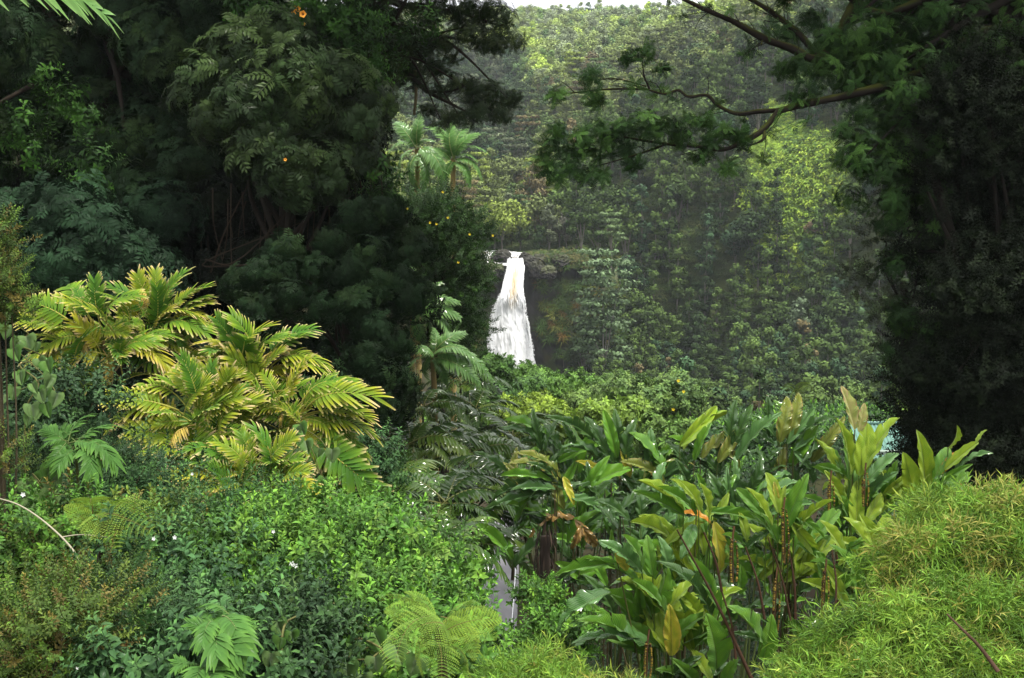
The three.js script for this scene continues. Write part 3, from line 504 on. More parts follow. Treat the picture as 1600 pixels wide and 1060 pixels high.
{
  // the dark trees of the left half
  bigTree({ seed: 501, name: 'tulip_tree', label: 'huge dark blue-green feather-leaved tree filling the upper left corner', base: [170, 640, 37], r: 0.5, sprig: SPRIG.tulip, tone: LB.tulip,
    masses: [[250, 60, 33, 1.3], [320, 20, 33, 1.4], [200, 30, 34, 1.5], [270, 100, 32.5, 1.0], [90, 90, 35, 1.5], [40, 170, 35, 1.4], [150, 170, 35, 1.4], [220, 220, 33.5, 1.3], [120, 260, 33.5, 1.3], [200, 300, 33, 1.2], [280, 260, 33.5, 1.2], [300, 190, 34, 1.2]],
    fill: [[-120, -120, 420, 330, 34, 39, 46, 1.1, 1.8], [-250, -620, 520, -120, 30, 40, 46, 1.6, 2.6], [-260, 0, -20, 400, 30, 38, 12, 1.3, 2]] });
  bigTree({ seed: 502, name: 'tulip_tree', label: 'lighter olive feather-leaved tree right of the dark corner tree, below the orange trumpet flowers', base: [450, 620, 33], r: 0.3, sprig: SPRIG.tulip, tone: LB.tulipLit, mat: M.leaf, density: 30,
    masses: [[430, 55, 30.5, 1.0], [380, 90, 30, 1.1], [330, 125, 30, 0.9], [300, 155, 30, 0.7], [450, 110, 29.8, 1.1], [400, 150, 29.6, 1.0], [350, 185, 30, 0.8], [470, 170, 30, 1.0], [520, 130, 30.5, 1.0], [540, 190, 31, 1.0], [420, 215, 29.8, 0.7], [390, 240, 29.6, 0.6], [440, 260, 29.6, 0.7], [480, 250, 30, 0.8], [400, 230, 29.8, 0.6], [505, 280, 30.4, 0.7], [460, 295, 30, 0.6], [545, 240, 31, 0.8], [360, 150, 30.4, 0.8], [570, 160, 31.4, 0.8]], boughEvery: 1 });
  bigTree({ seed: 503, twigs: 5, name: 'broad_tree', label: 'tree whose long bare bough and leafy twigs reach over the palms toward the waterfall valley', base: [560, 640, 37], r: 0.32, sprig: SPRIG.fineFeather, tone: tones([[0.0165, 0.0306, 0.0089], [0.0135, 0.0245, 0.0083], [0.0255, 0.0398, 0.0102]], 0.3), mat: M.leaf, density: 42, s0: 0.6, s1: 1.0,
    fork: [545, 200, 36], crown: [560, -60, 36], boughEvery: 2, up: 0.05,
    limbs: [[[[545, 90, 36], [590, 95, 35.6], [640, 118, 35], [668, 143, 34.6], [700, 160, 34.2], [735, 178, 34]], 0.13, 0.025], [[[668, 143, 34.6], [700, 143, 34.4], [730, 134, 34]], 0.05, 0.015], [[[560, -20, 36], [640, 10, 35], [720, 20, 34.5], [780, 40, 34.2]], 0.14, 0.02]],
    masses: [[600, 30, 35.5, 0.9], [650, 10, 35, 1.0], [700, 20, 34.6, 0.9], [745, 10, 34.4, 0.8], [780, 30, 34.2, 0.6], [798, 62, 34.2, 0.42], [770, 70, 34.2, 0.5], [730, 55, 34.4, 0.6], [690, 75, 34.6, 0.7], [650, 65, 35, 0.7], [610, 80, 35.3, 0.6], [700, 130, 34.3, 0.5], [735, 140, 34, 0.55], [765, 150, 34, 0.55], [795, 155, 34, 0.4], [750, 178, 34, 0.45], [720, 185, 34, 0.4], [785, 180, 34, 0.3], [690, 190, 34.2, 0.28], [670, 175, 34.4, 0.25], [600, 130, 35.4, 0.4], [680, 110, 34.6, 0.4]],
    fill: [[520, -60, 640, 130, 35.5, 37.5, 12, 0.7, 1.0], [560, -500, 800, -40, 33, 37, 24, 1.0, 1.7], [620, -620, 1000, -230, 24, 33, 26, 1.2, 2.0]] });
  bigTree({ seed: 504, name: 'dark_tree', label: 'low dark green rounded tree at the left edge above the yellow palms', base: [120, 620, 30.5], r: 0.22, sprig: SPRIG.tulip, tone: tones([[0.0112, 0.0271, 0.0119], [0.0091, 0.0214, 0.0101]], 0.35), density: 28,
    masses: [[110, 335, 29, 1.0], [60, 370, 29, 0.9], [160, 370, 28.6, 0.9], [200, 400, 28.6, 0.8], [110, 410, 28.4, 1.0], [50, 430, 28.6, 0.8], [230, 430, 28.8, 0.7], [160, 440, 28.4, 0.8], [40, 330, 30, 0.7]], fill: [[-80, 330, 260, 520, 29, 32, 20, 0.8, 1.2]] });
  bigTree({ seed: 505, name: 'feathery_tree', label: 'dark blue-green feathery tree hanging down behind the right side of the yellow palms', base: [560, 680, 29.5], r: 0.2, sprig: [...SPRIG.tulip, SPRIG.fineFeather[0]], s0: 0.5, s1: 0.85, tone: tones([[0.0075, 0.018, 0.006], [0.006, 0.015, 0.0054], [0.0098, 0.0205, 0.006]], 0.35), density: 60, up: -0.25,
    masses: [[560, 350, 29, 0.6], [600, 330, 29, 0.6], [580, 400, 28.6, 0.6], [540, 430, 28.4, 0.6], [600, 450, 28.4, 0.6], [630, 480, 28.4, 0.5], [560, 480, 28, 0.6], [590, 520, 28, 0.6], [620, 540, 28, 0.55], [570, 560, 27.8, 0.5], [600, 590, 27.6, 0.5], [630, 600, 27.8, 0.35], [420, 430, 27.6, 0.6], [380, 450, 27.6, 0.55], [450, 470, 27.4, 0.6], [400, 490, 27.2, 0.55], [480, 430, 28, 0.6], [500, 490, 27.6, 0.55], [440, 400, 28, 0.5], [520, 380, 28.6, 0.55], [600, 640, 27.4, 0.4]], fill: [[440, 330, 650, 640, 29.5, 31.5, 22, 0.6, 0.9]] });
  bigTree({ seed: 506, name: 'flowering_tree', label: 'dark green tree dotted with small yellow flowers left of the waterfall', base: [690, 640, 45], r: 0.3, sprig: SPRIG.treelet, tone: tones([[0.0208, 0.0506, 0.0109], [0.0272, 0.0636, 0.0116], [0.0160, 0.0392, 0.0102]], 0.3), mat: M.leaf, density: 80, s0: 0.55, s1: 0.9,
    masses: [[665, 335, 44, 0.8], [640, 345, 44, 1.0], [700, 320, 43.6, 0.9], [730, 345, 43.6, 0.8], [685, 370, 43.2, 1.0], [740, 380, 43.6, 0.7], [650, 400, 43, 1.0], [710, 405, 43, 0.9], [755, 355, 44, 0.45], [745, 410, 43.6, 0.6], [690, 440, 43, 0.9], [730, 450, 43.2, 0.7], [660, 460, 42.8, 0.8], [715, 490, 43, 0.7], [745, 480, 43.6, 0.4], [700, 525, 43, 0.6], [735, 520, 43.4, 0.4], [620, 380, 43.4, 0.9], [620, 440, 43, 0.9]], fill: [[590, 320, 725, 560, 44, 47, 34, 0.9, 1.2], [700, 360, 748, 520, 43.4, 44.5, 14, 0.45, 0.7]] });
  // backdrop woods that close the view under the left canopy
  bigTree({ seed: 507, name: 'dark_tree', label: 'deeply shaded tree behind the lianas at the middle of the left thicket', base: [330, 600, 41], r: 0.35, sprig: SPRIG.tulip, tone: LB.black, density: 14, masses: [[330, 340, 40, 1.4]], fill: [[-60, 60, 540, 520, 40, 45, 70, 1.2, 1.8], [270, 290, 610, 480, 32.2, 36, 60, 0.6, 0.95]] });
  bigTree({ seed: 508, name: 'dark_tree', label: 'shaded tree behind the hanging roots between the olive tree and the palms', base: [560, 600, 48], r: 0.35, sprig: SPRIG.treelet, tone: tones([[0.0175, 0.0306, 0.0085], [0.0150, 0.0255, 0.0085]], 0.3), density: 9, masses: [[540, 330, 47, 1.4]], fill: [[380, 60, 560, 460, 46, 50, 36, 1.1, 1.6]] });
  { // lianas and hanging roots
    const R = rng(520), b = P(460, 640, 31), t = thing('hanging_lianas', 'bare brown lianas and hanging roots under the olive feather-leaved tree', 'vine', ground(b)), mb = new MB();
    hang(R, 300, 470, 260, 480, 31, 33, 16, mb, [0.03, 0.022, 0.015], 0.016); hang(R, 470, 600, 240, 420, 31, 33, 22, mb, [0.04, 0.028, 0.016], 0.013);
    for (let k = 0; k < 3; k++) limb(mb, [P(R.r(300, 420), R.r(400, 470), 31), P(R.r(300, 440), R.r(330, 420), 30.6), P(R.r(360, 520), R.r(230, 350), 31)], 0.025, 0.012, BARK([0.028, 0.02, 0.014]), 5, 6);
    limb(mb, [P(648, 110, 35), P(650, 145, 35), P(647, 180, 35)], 0.05, 0.04, BARK([0.09, 0.075, 0.04]), 6, 6);
    part('liana', mb.geo(), M.bark, t, true);
  }
  { // the climber with orange trumpet flowers
    const R = rng(521), t = thing('flowering_climber', 'bright green climber with orange trumpet flowers at the top of the olive tree', 'climbing plant', ground(P(560, 640, 35))), cloud = new Cloud(), mb = new MB();
    for (const [px, py, d, r, n] of [[395, 10, 31, 0.6, 22], [470, 5, 30.6, 0.6, 26], [500, 40, 30.8, 0.6, 26], [540, 60, 31, 0.6, 26], [520, 15, 31, 0.6, 24], [560, 30, 31.4, 0.6, 24], [580, 90, 31.6, 0.5, 18], [620, 60, 33, 0.4, 12], [545, 110, 31, 0.4, 12], [668, 40, 34, 0.35, 8], [150, 260, 31, 0.3, 9], [145, 290, 31, 0.25, 8], [30, 200, 31, 0.4, 12], [45, 240, 31, 0.4, 10], [75, 165, 31.5, 0.35, 8], [110, 160, 31.5, 0.4, 9], [60, 120, 31.5, 0.3, 6], [140, 190, 31.5, 0.35, 8], [590, 275, 31, 0.35, 10], [600, 310, 32, 0.35, 10], [575, 130, 31.5, 0.4, 9]]) fillBlob(cloud, R, P(px, py, d), r, r, r, n * 2, 0.9, 1.5, LB.vine, 0.1, -1);
    cloud.build('foliage', SPRIG.oval, M.leaf, t);
    limb(mb, [ground(P(560, 640, 35)), P(575, 400, 33), P(585, 230, 32), P(560, 90, 31.6), P(500, 20, 31.2)], 0.05, 0.015, BARK([0.07, 0.05, 0.03]), 6, 6); part('stem', mb.geo(), M.bark, t);
    const orange = new THREE.MeshPhysicalMaterial({ vertexColors: true, side: THREE.DoubleSide, roughness: 0.9, transmission: 0.25, thickness: 0 });
    for (const [px, py, d, s] of [[463, 11, 29.9, 1], [472, 20, 29.8, 1], [458, 19, 29.85, 0.7], [445, 248, 28.9, 0.45], [475, 36, 29.9, 0.35]]) {
      const fb = new MB(), c = P(px, py, d), prof = [[0, 0.02], [0.08, 0.03], [0.16, 0.055], [0.2, 0.1], [0.205, 0.135]].map(([h, r]) => [h * 0.6, r * 0.6]), rows = prof.map(([h, r], j) => Array.from({ length: 15 }, (_, k) => { const a = k / 15 * 6.283, rr = r * (j > 2 ? 1 + 0.14 * Math.cos(a * 5) : 1) * s; return fb.v(c.clone().add(V(Math.cos(a) * rr, Math.sin(a) * rr - 0.02, -(0.2 - h) * s)), j < 2 ? [0.35, 0.12, 0.01] : [0.85, 0.36, 0.03]); }));
      for (let j = 0; j + 1 < rows.length; j++) for (let k = 0; k < 15; k++) fb.f(rows[j][k], rows[j][(k + 1) % 15], rows[j + 1][(k + 1) % 15], rows[j + 1][k]);
      part('flower', fb.geo(), orange, t);
    }
  }
  { // small yellow flowers on the tree by the falls
    const R = rng(523), t = scene.getObjectByName('flowering_tree'), y = new THREE.MeshStandardMaterial({ color: new THREE.Color(0.8, 0.62, 0.03), roughness: 0.8, side: THREE.DoubleSide }), list = [[636, 326], [672, 348], [682, 350], [700, 340], [734, 366], [770, 368], [655, 385], [692, 300], [716, 410], [640, 360]];
    for (const [px, py] of list) { const fb = new MB(), c = P(px, py, 41.9); for (let k = 0; k < 6; k++) { const a = k / 6 * 6.283 + R(), d = V(Math.cos(a), Math.sin(a), 0.5), [x, yy] = frame(d, V(0, 0, 1)); blade(fb, c, x, yy, 0.055, 0.045, ONE, ONE); } part('flower', fb.geo(), y, t); }
  }
}
{ // the dark trees of the right edge
  const moss = MOSSY([0.014, 0.011, 0.009], [0.028, 0.033, 0.006], 0.25);
  const D = 26;
  bigTree({ seed: 531, twigs: 3.5, name: 'mossy_tree', label: 'big dark tree at the right edge whose mossy bough reaches left across the valley', base: [1650, 640, 27.5], r: 0.5, bark: BARK([0.012, 0.01, 0.008]), limbTint: moss, sprig: SPRIG.fineFeather, tone: tones([[0.018, 0.044, 0.01], [0.028, 0.062, 0.012], [0.013, 0.03, 0.009]], 0.3), density: 40, s0: 0.5, s1: 0.85, thinFirst: 45, fork: [1625, 120, 27], crown: [1600, -250, 27], boughEvery: 3, boughFrom: 58,
    limbs: [
      [[[1625, 40, 27], [1560, 45, 26.6], [1505, 65, 26.4], [1480, 98, 26.2], [1435, 115, 26], [1382, 134, 25.8], [1310, 152, 25.6], [1255, 163, 25.4], [1216, 174, 25.2]], 0.14, 0.065],
      [[[1216, 174, 25.2], [1190, 205, 25.1], [1160, 222, 25], [1132, 233, 25], [1090, 229, 25], [1050, 226, 24.9], [1010, 220, 24.8], [975, 214, 24.8]], 0.07, 0.018],
      [[[1220, 172, 25.2], [1185, 174, 25.3], [1150, 177, 25.4], [1120, 163, 25.5], [1105, 149, 25.5], [1075, 151, 25.6], [1060, 141, 25.6], [1040, 147, 25.6], [1010, 139, 25.6], [990, 133, 25.6]], 0.05, 0.02],
      [[[1010, 139, 25.6], [960, 139, 25.6], [905, 144, 25.7], [860, 150, 25.8]], 0.03, 0.008], [[[1015, 139, 25.6], [1007, 120, 25.5], [1004, 100, 25.5]], 0.025, 0.01],
      [[[1010, 135, 25.6], [970, 124, 25.6], [950, 122, 25.6]], 0.015, 0.006], [[[1195, 204, 25.1], [1192, 218, 25], [1172, 228, 25]], 0.035, 0.012],
      [[[1040, 226, 24.9], [1000, 240, 24.8], [960, 252, 24.8], [925, 262, 24.8]], 0.025, 0.008],
      [[[1400, -60, 26.5], [1340, 0, 26.3], [1280, 92, 25.8], [1235, 75, 25.6], [1190, 58, 25.4], [1150, 35, 25.2], [1105, 16, 25.1], [1062, -4, 25]], 0.13, 0.035],
      [[[1282, 92, 25.8], [1250, 55, 26], [1205, 18, 26.2], [1160, -8, 26.3]], 0.08, 0.04], [[[1215, 70, 25.5], [1193, 62, 25.4], [1190, 70, 25.3]], 0.03, 0.02],
      [[[1500, -30, 26.6], [1420, 10, 26.4], [1370, 20, 26.2], [1310, -15, 26]], 0.12, 0.05], [[[1250, 50, 26], [1215, 30, 25.8], [1180, 12, 25.6]], 0.018, 0.005]],
    masses: [[1010, 85, 25.4, 0.2], [985, 92, 25.4, 0.16], [1035, 108, 25.5, 0.15], [925, 118, 25.6, 0.17], [930, 155, 25.6, 0.13], [870, 150, 25.7, 0.12], [1040, 200, 24.6, 0.3], [1000, 190, 24.6, 0.32], [970, 200, 24.7, 0.24], [1130, 205, 24.9, 0.28], [1100, 190, 24.9, 0.24], [950, 215, 24.8, 0.26], [910, 215, 24.8, 0.26], [870, 205, 24.8, 0.16], [925, 240, 24.8, 0.24], [890, 262, 24.8, 0.22], [860, 225, 24.8, 0.16], [870, 275, 24.8, 0.18], [940, 275, 24.8, 0.16], [990, 255, 24.8, 0.16], [1095, 245, 24.9, 0.2], [1140, 262, 24.9, 0.15], [850, 245, 24.9, 0.12], [1065, 215, 24.8, 0.22], [1020, 210, 24.7, 0.2], [1160, 215, 24.9, 0.16], [1075, 190, 24.8, 0.18], [935, 200, 24.8, 0.16], [905, 235, 24.8, 0.18], [880, 240, 24.8, 0.16], [955, 235, 24.8, 0.2], [980, 230, 24.8, 0.16], [1110, 225, 24.9, 0.14], [915, 275, 24.8, 0.14], [855, 262, 24.8, 0.12],
      [1250, 105, 25.6, 0.35], [1300, 70, 25.8, 0.5], [1350, 60, 26, 0.6], [1400, 50, 26.2, 0.7], [1300, 120, 25.7, 0.45], [1350, 105, 25.9, 0.45], [1260, 140, 25.4, 0.3], [1450, 30, 26.4, 0.8], [1500, 30, 26.6, 0.8], [1420, 90, 26, 0.4], [1540, 80, 26.5, 0.7], [1590, 40, 26.5, 0.9], [1350, 180, 25.8, 0.35], [1390, 190, 26, 0.45], [1320, 205, 25.7, 0.25], [1440, 170, 26.2, 0.6], [1490, 160, 26.4, 0.6], [1240, 155, 25.4, 0.2], [1270, 30, 26, 0.3], [1225, 5, 26, 0.25], [1380, 230, 25.8, 0.35], [1345, 240, 25.6, 0.25], [1355, 275, 25.6, 0.16], [1350, 215, 25.6, 0.25]],
    fill: [[1330, 90, 1480, 330, 25.4, 27, 30, 0.25, 0.5], [1395, 300, 1500, 580, 26, 28, 34, 0.25, 0.45], [1200, 20, 1400, 130, 25.6, 27, 16, 0.25, 0.5], [1380, -60, 1640, 240, 26.5, 30, 34, 0.7, 1.2], [1180, -600, 1800, -90, 24, 31, 42, 1.2, 2.2], [900, -620, 1300, -260, 23, 30, 24, 1.2, 2.0], [1600, 0, 1900, 400, 25, 30, 16, 1.2, 1.8]] });
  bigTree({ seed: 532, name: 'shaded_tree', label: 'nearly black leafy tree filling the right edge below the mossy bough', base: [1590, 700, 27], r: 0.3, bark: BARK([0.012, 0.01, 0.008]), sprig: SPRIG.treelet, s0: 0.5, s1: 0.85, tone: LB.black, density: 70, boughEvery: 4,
    limbs: [[[[1560, 620, 26], [1520, 470, 26], [1475, 330, 25.8], [1440, 200, 26]], 0.16, 0.08], [[[1590, 640, 25.6], [1570, 450, 25.6], [1545, 250, 26]], 0.15, 0.1], [[[1500, 520, 25.8], [1480, 380, 26], [1510, 260, 26.2]], 0.07, 0.04], [[[1530, 600, 25.6], [1500, 420, 25.4], [1450, 300, 25.2]], 0.08, 0.03]],
    masses: [[1480, 650, 25.4, 0.7], [1540, 680, 25, 0.8], [1590, 640, 25, 0.8], [1440, 700, 25.6, 0.5], [1550, 580, 25, 0.8], [1500, 720, 24.6, 0.6], [1580, 740, 24.4, 0.7]],
    fill: [[1470, 150, 1660, 480, 25, 29, 110, 0.5, 0.9], [1490, 430, 1680, 740, 23.8, 28.5, 120, 0.5, 0.9], [1420, 540, 1520, 730, 25, 28, 44, 0.4, 0.7], [1430, 200, 1500, 420, 26, 28, 26, 0.3, 0.6], [1470, 60, 1640, 260, 25, 28, 40, 0.5, 0.9]] });
  bigTree({ seed: 533, name: 'grey_leaved_tree', label: 'loose small-leaved grey-green tree in front of the slope beside the black tree', base: [1470, 690, 29], r: 0.14, bark: BARK([0.022, 0.02, 0.015]), sprig: SPRIG.treelet, s0: 0.4, s1: 0.65, tone: LB.grey, mat: M.leaf, density: 150, boughEvery: 3, up: 0.1,
    masses: [[1400, 330, 28, 0.5], [1370, 370, 27.8, 0.45], [1420, 400, 27.8, 0.55], [1380, 420, 27.6, 0.5], [1350, 440, 27.4, 0.4], [1330, 425, 27.4, 0.25], [1430, 460, 27.6, 0.5], [1390, 480, 27.4, 0.45], [1450, 340, 28, 0.5], [1460, 520, 27.6, 0.5], [1410, 540, 27.4, 0.4], [1375, 540, 27.4, 0.25], [1470, 420, 27.8, 0.5], [1440, 600, 27.6, 0.5], [1490, 570, 27.4, 0.5], [1430, 650, 27.6, 0.4], [1380, 290, 27.8, 0.3], [1480, 640, 27.4, 0.45]] });
}
// ---------------------------------------------------------------- palm fronds, fern fronds, big blades (unit length along x, upper side y)
function frondGeo(seed, o) {
  const R = rng(seed), mb = new MB(), N = o.pairs, spine = (t) => V(t, o.arch * 4 * t * (1 - t) * 0.5 - (o.hook ?? 0) * Math.pow(t, 4), 0), rib = o.rib;
  let prev = null;
  for (let j = 0; j <= 10; j++) { const t = j / 10, p = spine(t), w = 0.014 * (1 - t) + 0.003, row = [mb.v(p.clone().add(V(0, 0, w)), rib), mb.v(p.clone().add(V(0, w * 0.9, 0)), rib), mb.v(p.clone().add(V(0, 0, -w)), rib), mb.v(p.clone().add(V(0, -w, 0)), rib)]; if (prev) for (let k = 0; k < 4; k++) mb.f(prev[k], row[k], row[(k + 1) % 4], prev[(k + 1) % 4]); prev = row; }
  for (let j = 0; j < N; j++) for (const s of [-1, 1]) {
    const u = (j + (s > 0 ? 0.3 : 0)) / (N - 0.5), t = lerp(o.t0, 0.99, u), p = spine(t), tg = spine(Math.min(1, t + 0.02)).sub(spine(t - 0.02)).normalize();
    if (o.gaps && R() < o.gaps) continue;
    const sw = lerp(o.sweep0, o.sweep1, u) + R.r(-0.07, 0.07), L = o.leaflet * (o.taper ? Math.sin(lerp(o.taper[0], o.taper[1], u)) : 1) * R.r(0.72, 1.15), y = V(-tg.y, tg.x, 0), lift = o.lift + R.r(-0.1, 0.1);
    const d = tg.clone().multiplyScalar(Math.sin(sw)).addScaledVector(V(0, 0, s), Math.cos(sw)).addScaledVector(y, lift).normalize(), tone = R.r(0.82, 1.18), dead = o.dead && R() < o.dead * u;
    const [x, yy, z] = frame(d, y), W = o.width * R.r(0.85, 1.15), segs = o.segs ?? 4, tw = R.r(-0.25, 0.25) + s * (o.twist ?? 0);
    let pr = null;
    for (let k = 0; k <= segs; k++) {
      const q = k / segs, dr = o.droop * q * q * R.r(0.9, 1.1), c = p.clone().addScaledVector(x, L * q * (1 - 0.2 * o.droop * q)).addScaledVector(V(0, -1, 0), L * dr), w = W * (q < 0.35 ? lerp(0.45, 1, q / 0.35) : lerp(1, o.blunt ?? 0.08, Math.pow((q - 0.35) / 0.65, 1.3))) * 0.5;
      const col = mul(mix(mix(o.c0, o.c1, smooth(o.edge ?? 0.3, 1, q + R.r(-0.1, 0.1))), o.c2 ?? o.c1, dead ? smooth(0.4, 0.9, q) : smooth(0.86, 1, q) * (o.tip ?? 0)), tone), zz = z.clone().applyAxisAngle(x, tw);
      const row = [mb.v(c.clone().addScaledVector(zz, w).addScaledVector(yy, w * 0.35), col), mb.v(c, mul(col, 0.92)), mb.v(c.clone().addScaledVector(zz, -w).addScaledVector(yy, w * 0.35), col)];
      if (pr) { mb.f(pr[0], row[0], row[1], pr[1]); mb.f(pr[1], row[1], row[2], pr[2]); } pr = row;
    }
  }
  return mb.geo();
}
function fernGeo(seed, o) { // twice-divided fern frond
  const R = rng(seed), mb = new MB(), N = 22, spine = (t) => V(t, o.arch * 2 * t * (1 - t) - 0.12 * t * t * t, 0);
  let prev = null; for (let j = 0; j <= 10; j++) { const t = j / 10, p = spine(t), w = 0.008 * (1 - t) + 0.002, row = [mb.v(p.clone().add(V(0, 0, w)), o.rib), mb.v(p.clone().add(V(0, w, 0)), o.rib), mb.v(p.clone().add(V(0, 0, -w)), o.rib)]; if (prev) for (let k = 0; k < 2; k++) mb.f(prev[k], row[k], row[k + 1], prev[k + 1]); prev = row; }
  for (let j = 0; j < N; j++) for (const s of [-1, 1]) {
    const u = j / (N - 1), t = lerp(0.14, 0.985, u), p = spine(t), L = 0.3 * Math.pow(Math.sin(lerp(0.5, 3.0, u)), 0.8) * R.r(0.92, 1.08), sw = lerp(0.1, 0.6, u), d = V(Math.sin(sw), 0.1 + R.r(-0.06, 0.06), s * Math.cos(sw)).normalize(), n = 11, tone = R.r(0.85, 1.15), [x, y, z] = frame(d);
    for (let k = 0; k < n; k++) for (const e of [-1, 1]) {
      const q = (k + 0.4) / n, c = p.clone().addScaledVector(x, L * q).add(V(0, -o.droop * L * q * q, 0)), l = 0.032 * Math.sin(lerp(0.9, 2.9, q)) + 0.006, dir = x.clone().multiplyScalar(0.45).addScaledVector(z, e).normalize(), col = mul(mix(o.c0, o.c1, q), tone);
      const a = mb.v(c, col), b = mb.v(c.clone().addScaledVector(x, 0.014 * (L / 0.3)).addScaledVector(dir, l * 0.5), col), f = mb.v(c.clone().addScaledVector(dir, l).addScaledVector(y, -l * 0.15), col), g = mb.v(c.clone().addScaledVector(x, -0.004).addScaledVector(dir, l * 0.5), col);
      mb.f(a, b, f, g);
    }
  }
  return mb.geo();
}
// one broad blade; torn ones are split along the side veins
function bigLeafGeo(seed, o) {
  const R = rng(seed), mb = new MB(), NL = 18, NW = 4, prof = (t) => Math.pow(Math.sin(Math.PI * Math.pow(lerp(0.02, 1, t), o.skew ?? 0.8)), 0.62) * (1 - 0.25 * t);
  const arch = o.arch, wave = R.r(0, 6), spine = (t) => V(t, arch * 4 * t * (1 - t) * 0.5 - (o.hook ?? 0) * t * t * t, 0.03 * Math.sin(t * 3 + wave) * t);
  const at = (t, s, dy = 0) => { const p = spine(t), w = 0.5 * prof(t), up = Math.abs(s) * (o.fold ?? 0.35) - 0.12 * s * s, rip = 0.03 * (o.ripple ?? 1) * Math.sin(t * 26 + s * 3 + wave) * Math.abs(s) + 0.035 * Math.sin(t * 7 + wave + (s > 0 ? 2 : 0)) * Math.abs(s); return V(p.x + 0.1 * Math.abs(s) * w * 2, p.y + w * up * 2 * 0.5 + rip * w * 2 + dy, p.z + w * s * Math.cos(0.3 * Math.abs(s))); };
  const colour = (t, s) => { const n = fbm(t * 4 + seed, s * 2, seed * 1.3, 3), edge = smooth(0.7, 1, Math.abs(s)); let c = mix(o.c0, o.c1, smooth(-0.2, 0.4, n + 0.2 * t)); if (o.rim) c = mix(c, o.rim, edge * smooth(-0.15, 0.3, n + 0.15)); if (o.blotch) c = mix(c, o.blotch, smooth(0.12, 0.4, fbm(t * 7, s * 4 + seed, 2, 3))); return c; };
  // midrib
  let pr = null; for (let j = 0; j <= 12; j++) { const t = j / 12, p = spine(t), w = 0.011 * (1 - t) + 0.002, row = [mb.v(p.clone().add(V(0, 0.004, w)), o.rib, [t, 0.5]), mb.v(p.clone().add(V(0, 0.012, 0)), o.rib, [t, 0.5]), mb.v(p.clone().add(V(0, 0.004, -w)), o.rib, [t, 0.5]), mb.v(p.clone().add(V(0, -0.012, 0)), o.rib, [t, 0.5])]; if (pr) for (let k = 0; k < 4; k++) mb.f(pr[k], row[k], row[(k + 1) % 4], pr[(k + 1) % 4]); pr = row; }
  for (const s of [-1, 1]) {
    let cut = 0, dip = 0; pr = null;
    for (let j = 0; j <= NL; j++) {
      const t = j / NL, row = []; const split = o.torn && j > 1 && j < NL && R() < o.torn;
      const mk = (tt, dd, sh) => Array.from({ length: NW + 1 }, (_, k) => { const q = k / NW; return mb.v(at(Math.min(1, tt + sh * q * q), s * q, -dd * q * q), colour(tt, s * q), [tt, 0.5 + s * q * 0.5]); });
      const r0 = mk(t, dip, 0); if (pr) for (let k = 0; k < NW; k++) mb.f(pr[k], r0[k], r0[k + 1], pr[k + 1]);
      if (split) { dip = R.r(0, 0.05) + (o.sag ?? 0); pr = mk(t, dip, R.r(0.012, 0.035)); } else pr = r0;
    }
  }
  return mb.geo();
}
let leafTex, leafBump;
{ // veins of the big blades: side veins leave the midrib obliquely
  const W = 512, H = 128, a = new Uint8Array(W * H * 4), b = new Uint8Array(W * H * 4);
  for (let y = 0; y < H; y++) for (let x = 0; x < W; x++) {
    const s = Math.abs(y / H - 0.5) * 2, u = x / W - 0.07 * s, v = 0.5 + 0.5 * Math.sin(u * 2 * Math.PI * 34), n = fbm(x * 0.03, y * 0.05, 3, 4), f = 0.5 + 0.5 * Math.sin(u * 2 * Math.PI * 118);
    const c = Math.round(255 * Math.min(1, 0.84 + 0.1 * Math.pow(v, 6) + 0.16 * n + 0.03 * f)), h = Math.round(255 * Math.min(1, Math.max(0, 0.4 + 0.45 * v + 0.1 * f)));
    a.set([c, c, c, 255], (y * W + x) * 4); b.set([h, h, h, 255], (y * W + x) * 4);
  }
  leafTex = new THREE.DataTexture(a, W, H, THREE.RGBAFormat); leafBump = new THREE.DataTexture(b, W, H, THREE.RGBAFormat);
  for (const t of [leafTex, leafBump]) { t.magFilter = t.minFilter = THREE.LinearFilter; t.wrapS = t.wrapT = THREE.RepeatWrapping; t.needsUpdate = true; }
}
const bladeMat = (o) => leafMat({ map: leafTex, bumpMap: leafBump, bumpScale: 0.006, ...o });
M.blade = bladeMat({ clearcoat: 0.22, clearcoatRoughness: 0.3, transmission: 0.42 }); M.gloss = bladeMat({ clearcoat: 0.65, clearcoatRoughness: 0.14, transmission: 0.18 });
const YF = [ // yellowing palm fronds
  [[0.0636, 0.1363, 0.0079], [0.1655, 0.2368, 0.0132]], [[0.1018, 0.1650, 0.0088], [0.2673, 0.2727, 0.0154]], [[0.1909, 0.2153, 0.0123], [0.3500, 0.2870, 0.0220]], [[0.0350, 0.1005, 0.0070], [0.0891, 0.1650, 0.0097]],
].map(([c0, c1], k) => [0, 1].map((v) => frondGeo(40 + k * 7 + v, { pairs: 14, arch: 0.2 + 0.2 * v, hook: 0.05 + 0.12 * v, t0: 0.28, sweep0: 0.4, sweep1: 1.1, gaps: 0.07, leaflet: 0.36, width: 0.056, lift: 0.25 - 0.1 * v, droop: 0.18 + 0.16 * v, blunt: 0.35, c0, c1, c2: [0.4, 0.3, 0.16], tip: 0.7, dead: k === 2 ? 0.5 : 0.12, rib: [0.32, 0.3, 0.06], taper: [0.95, 2.3] })));
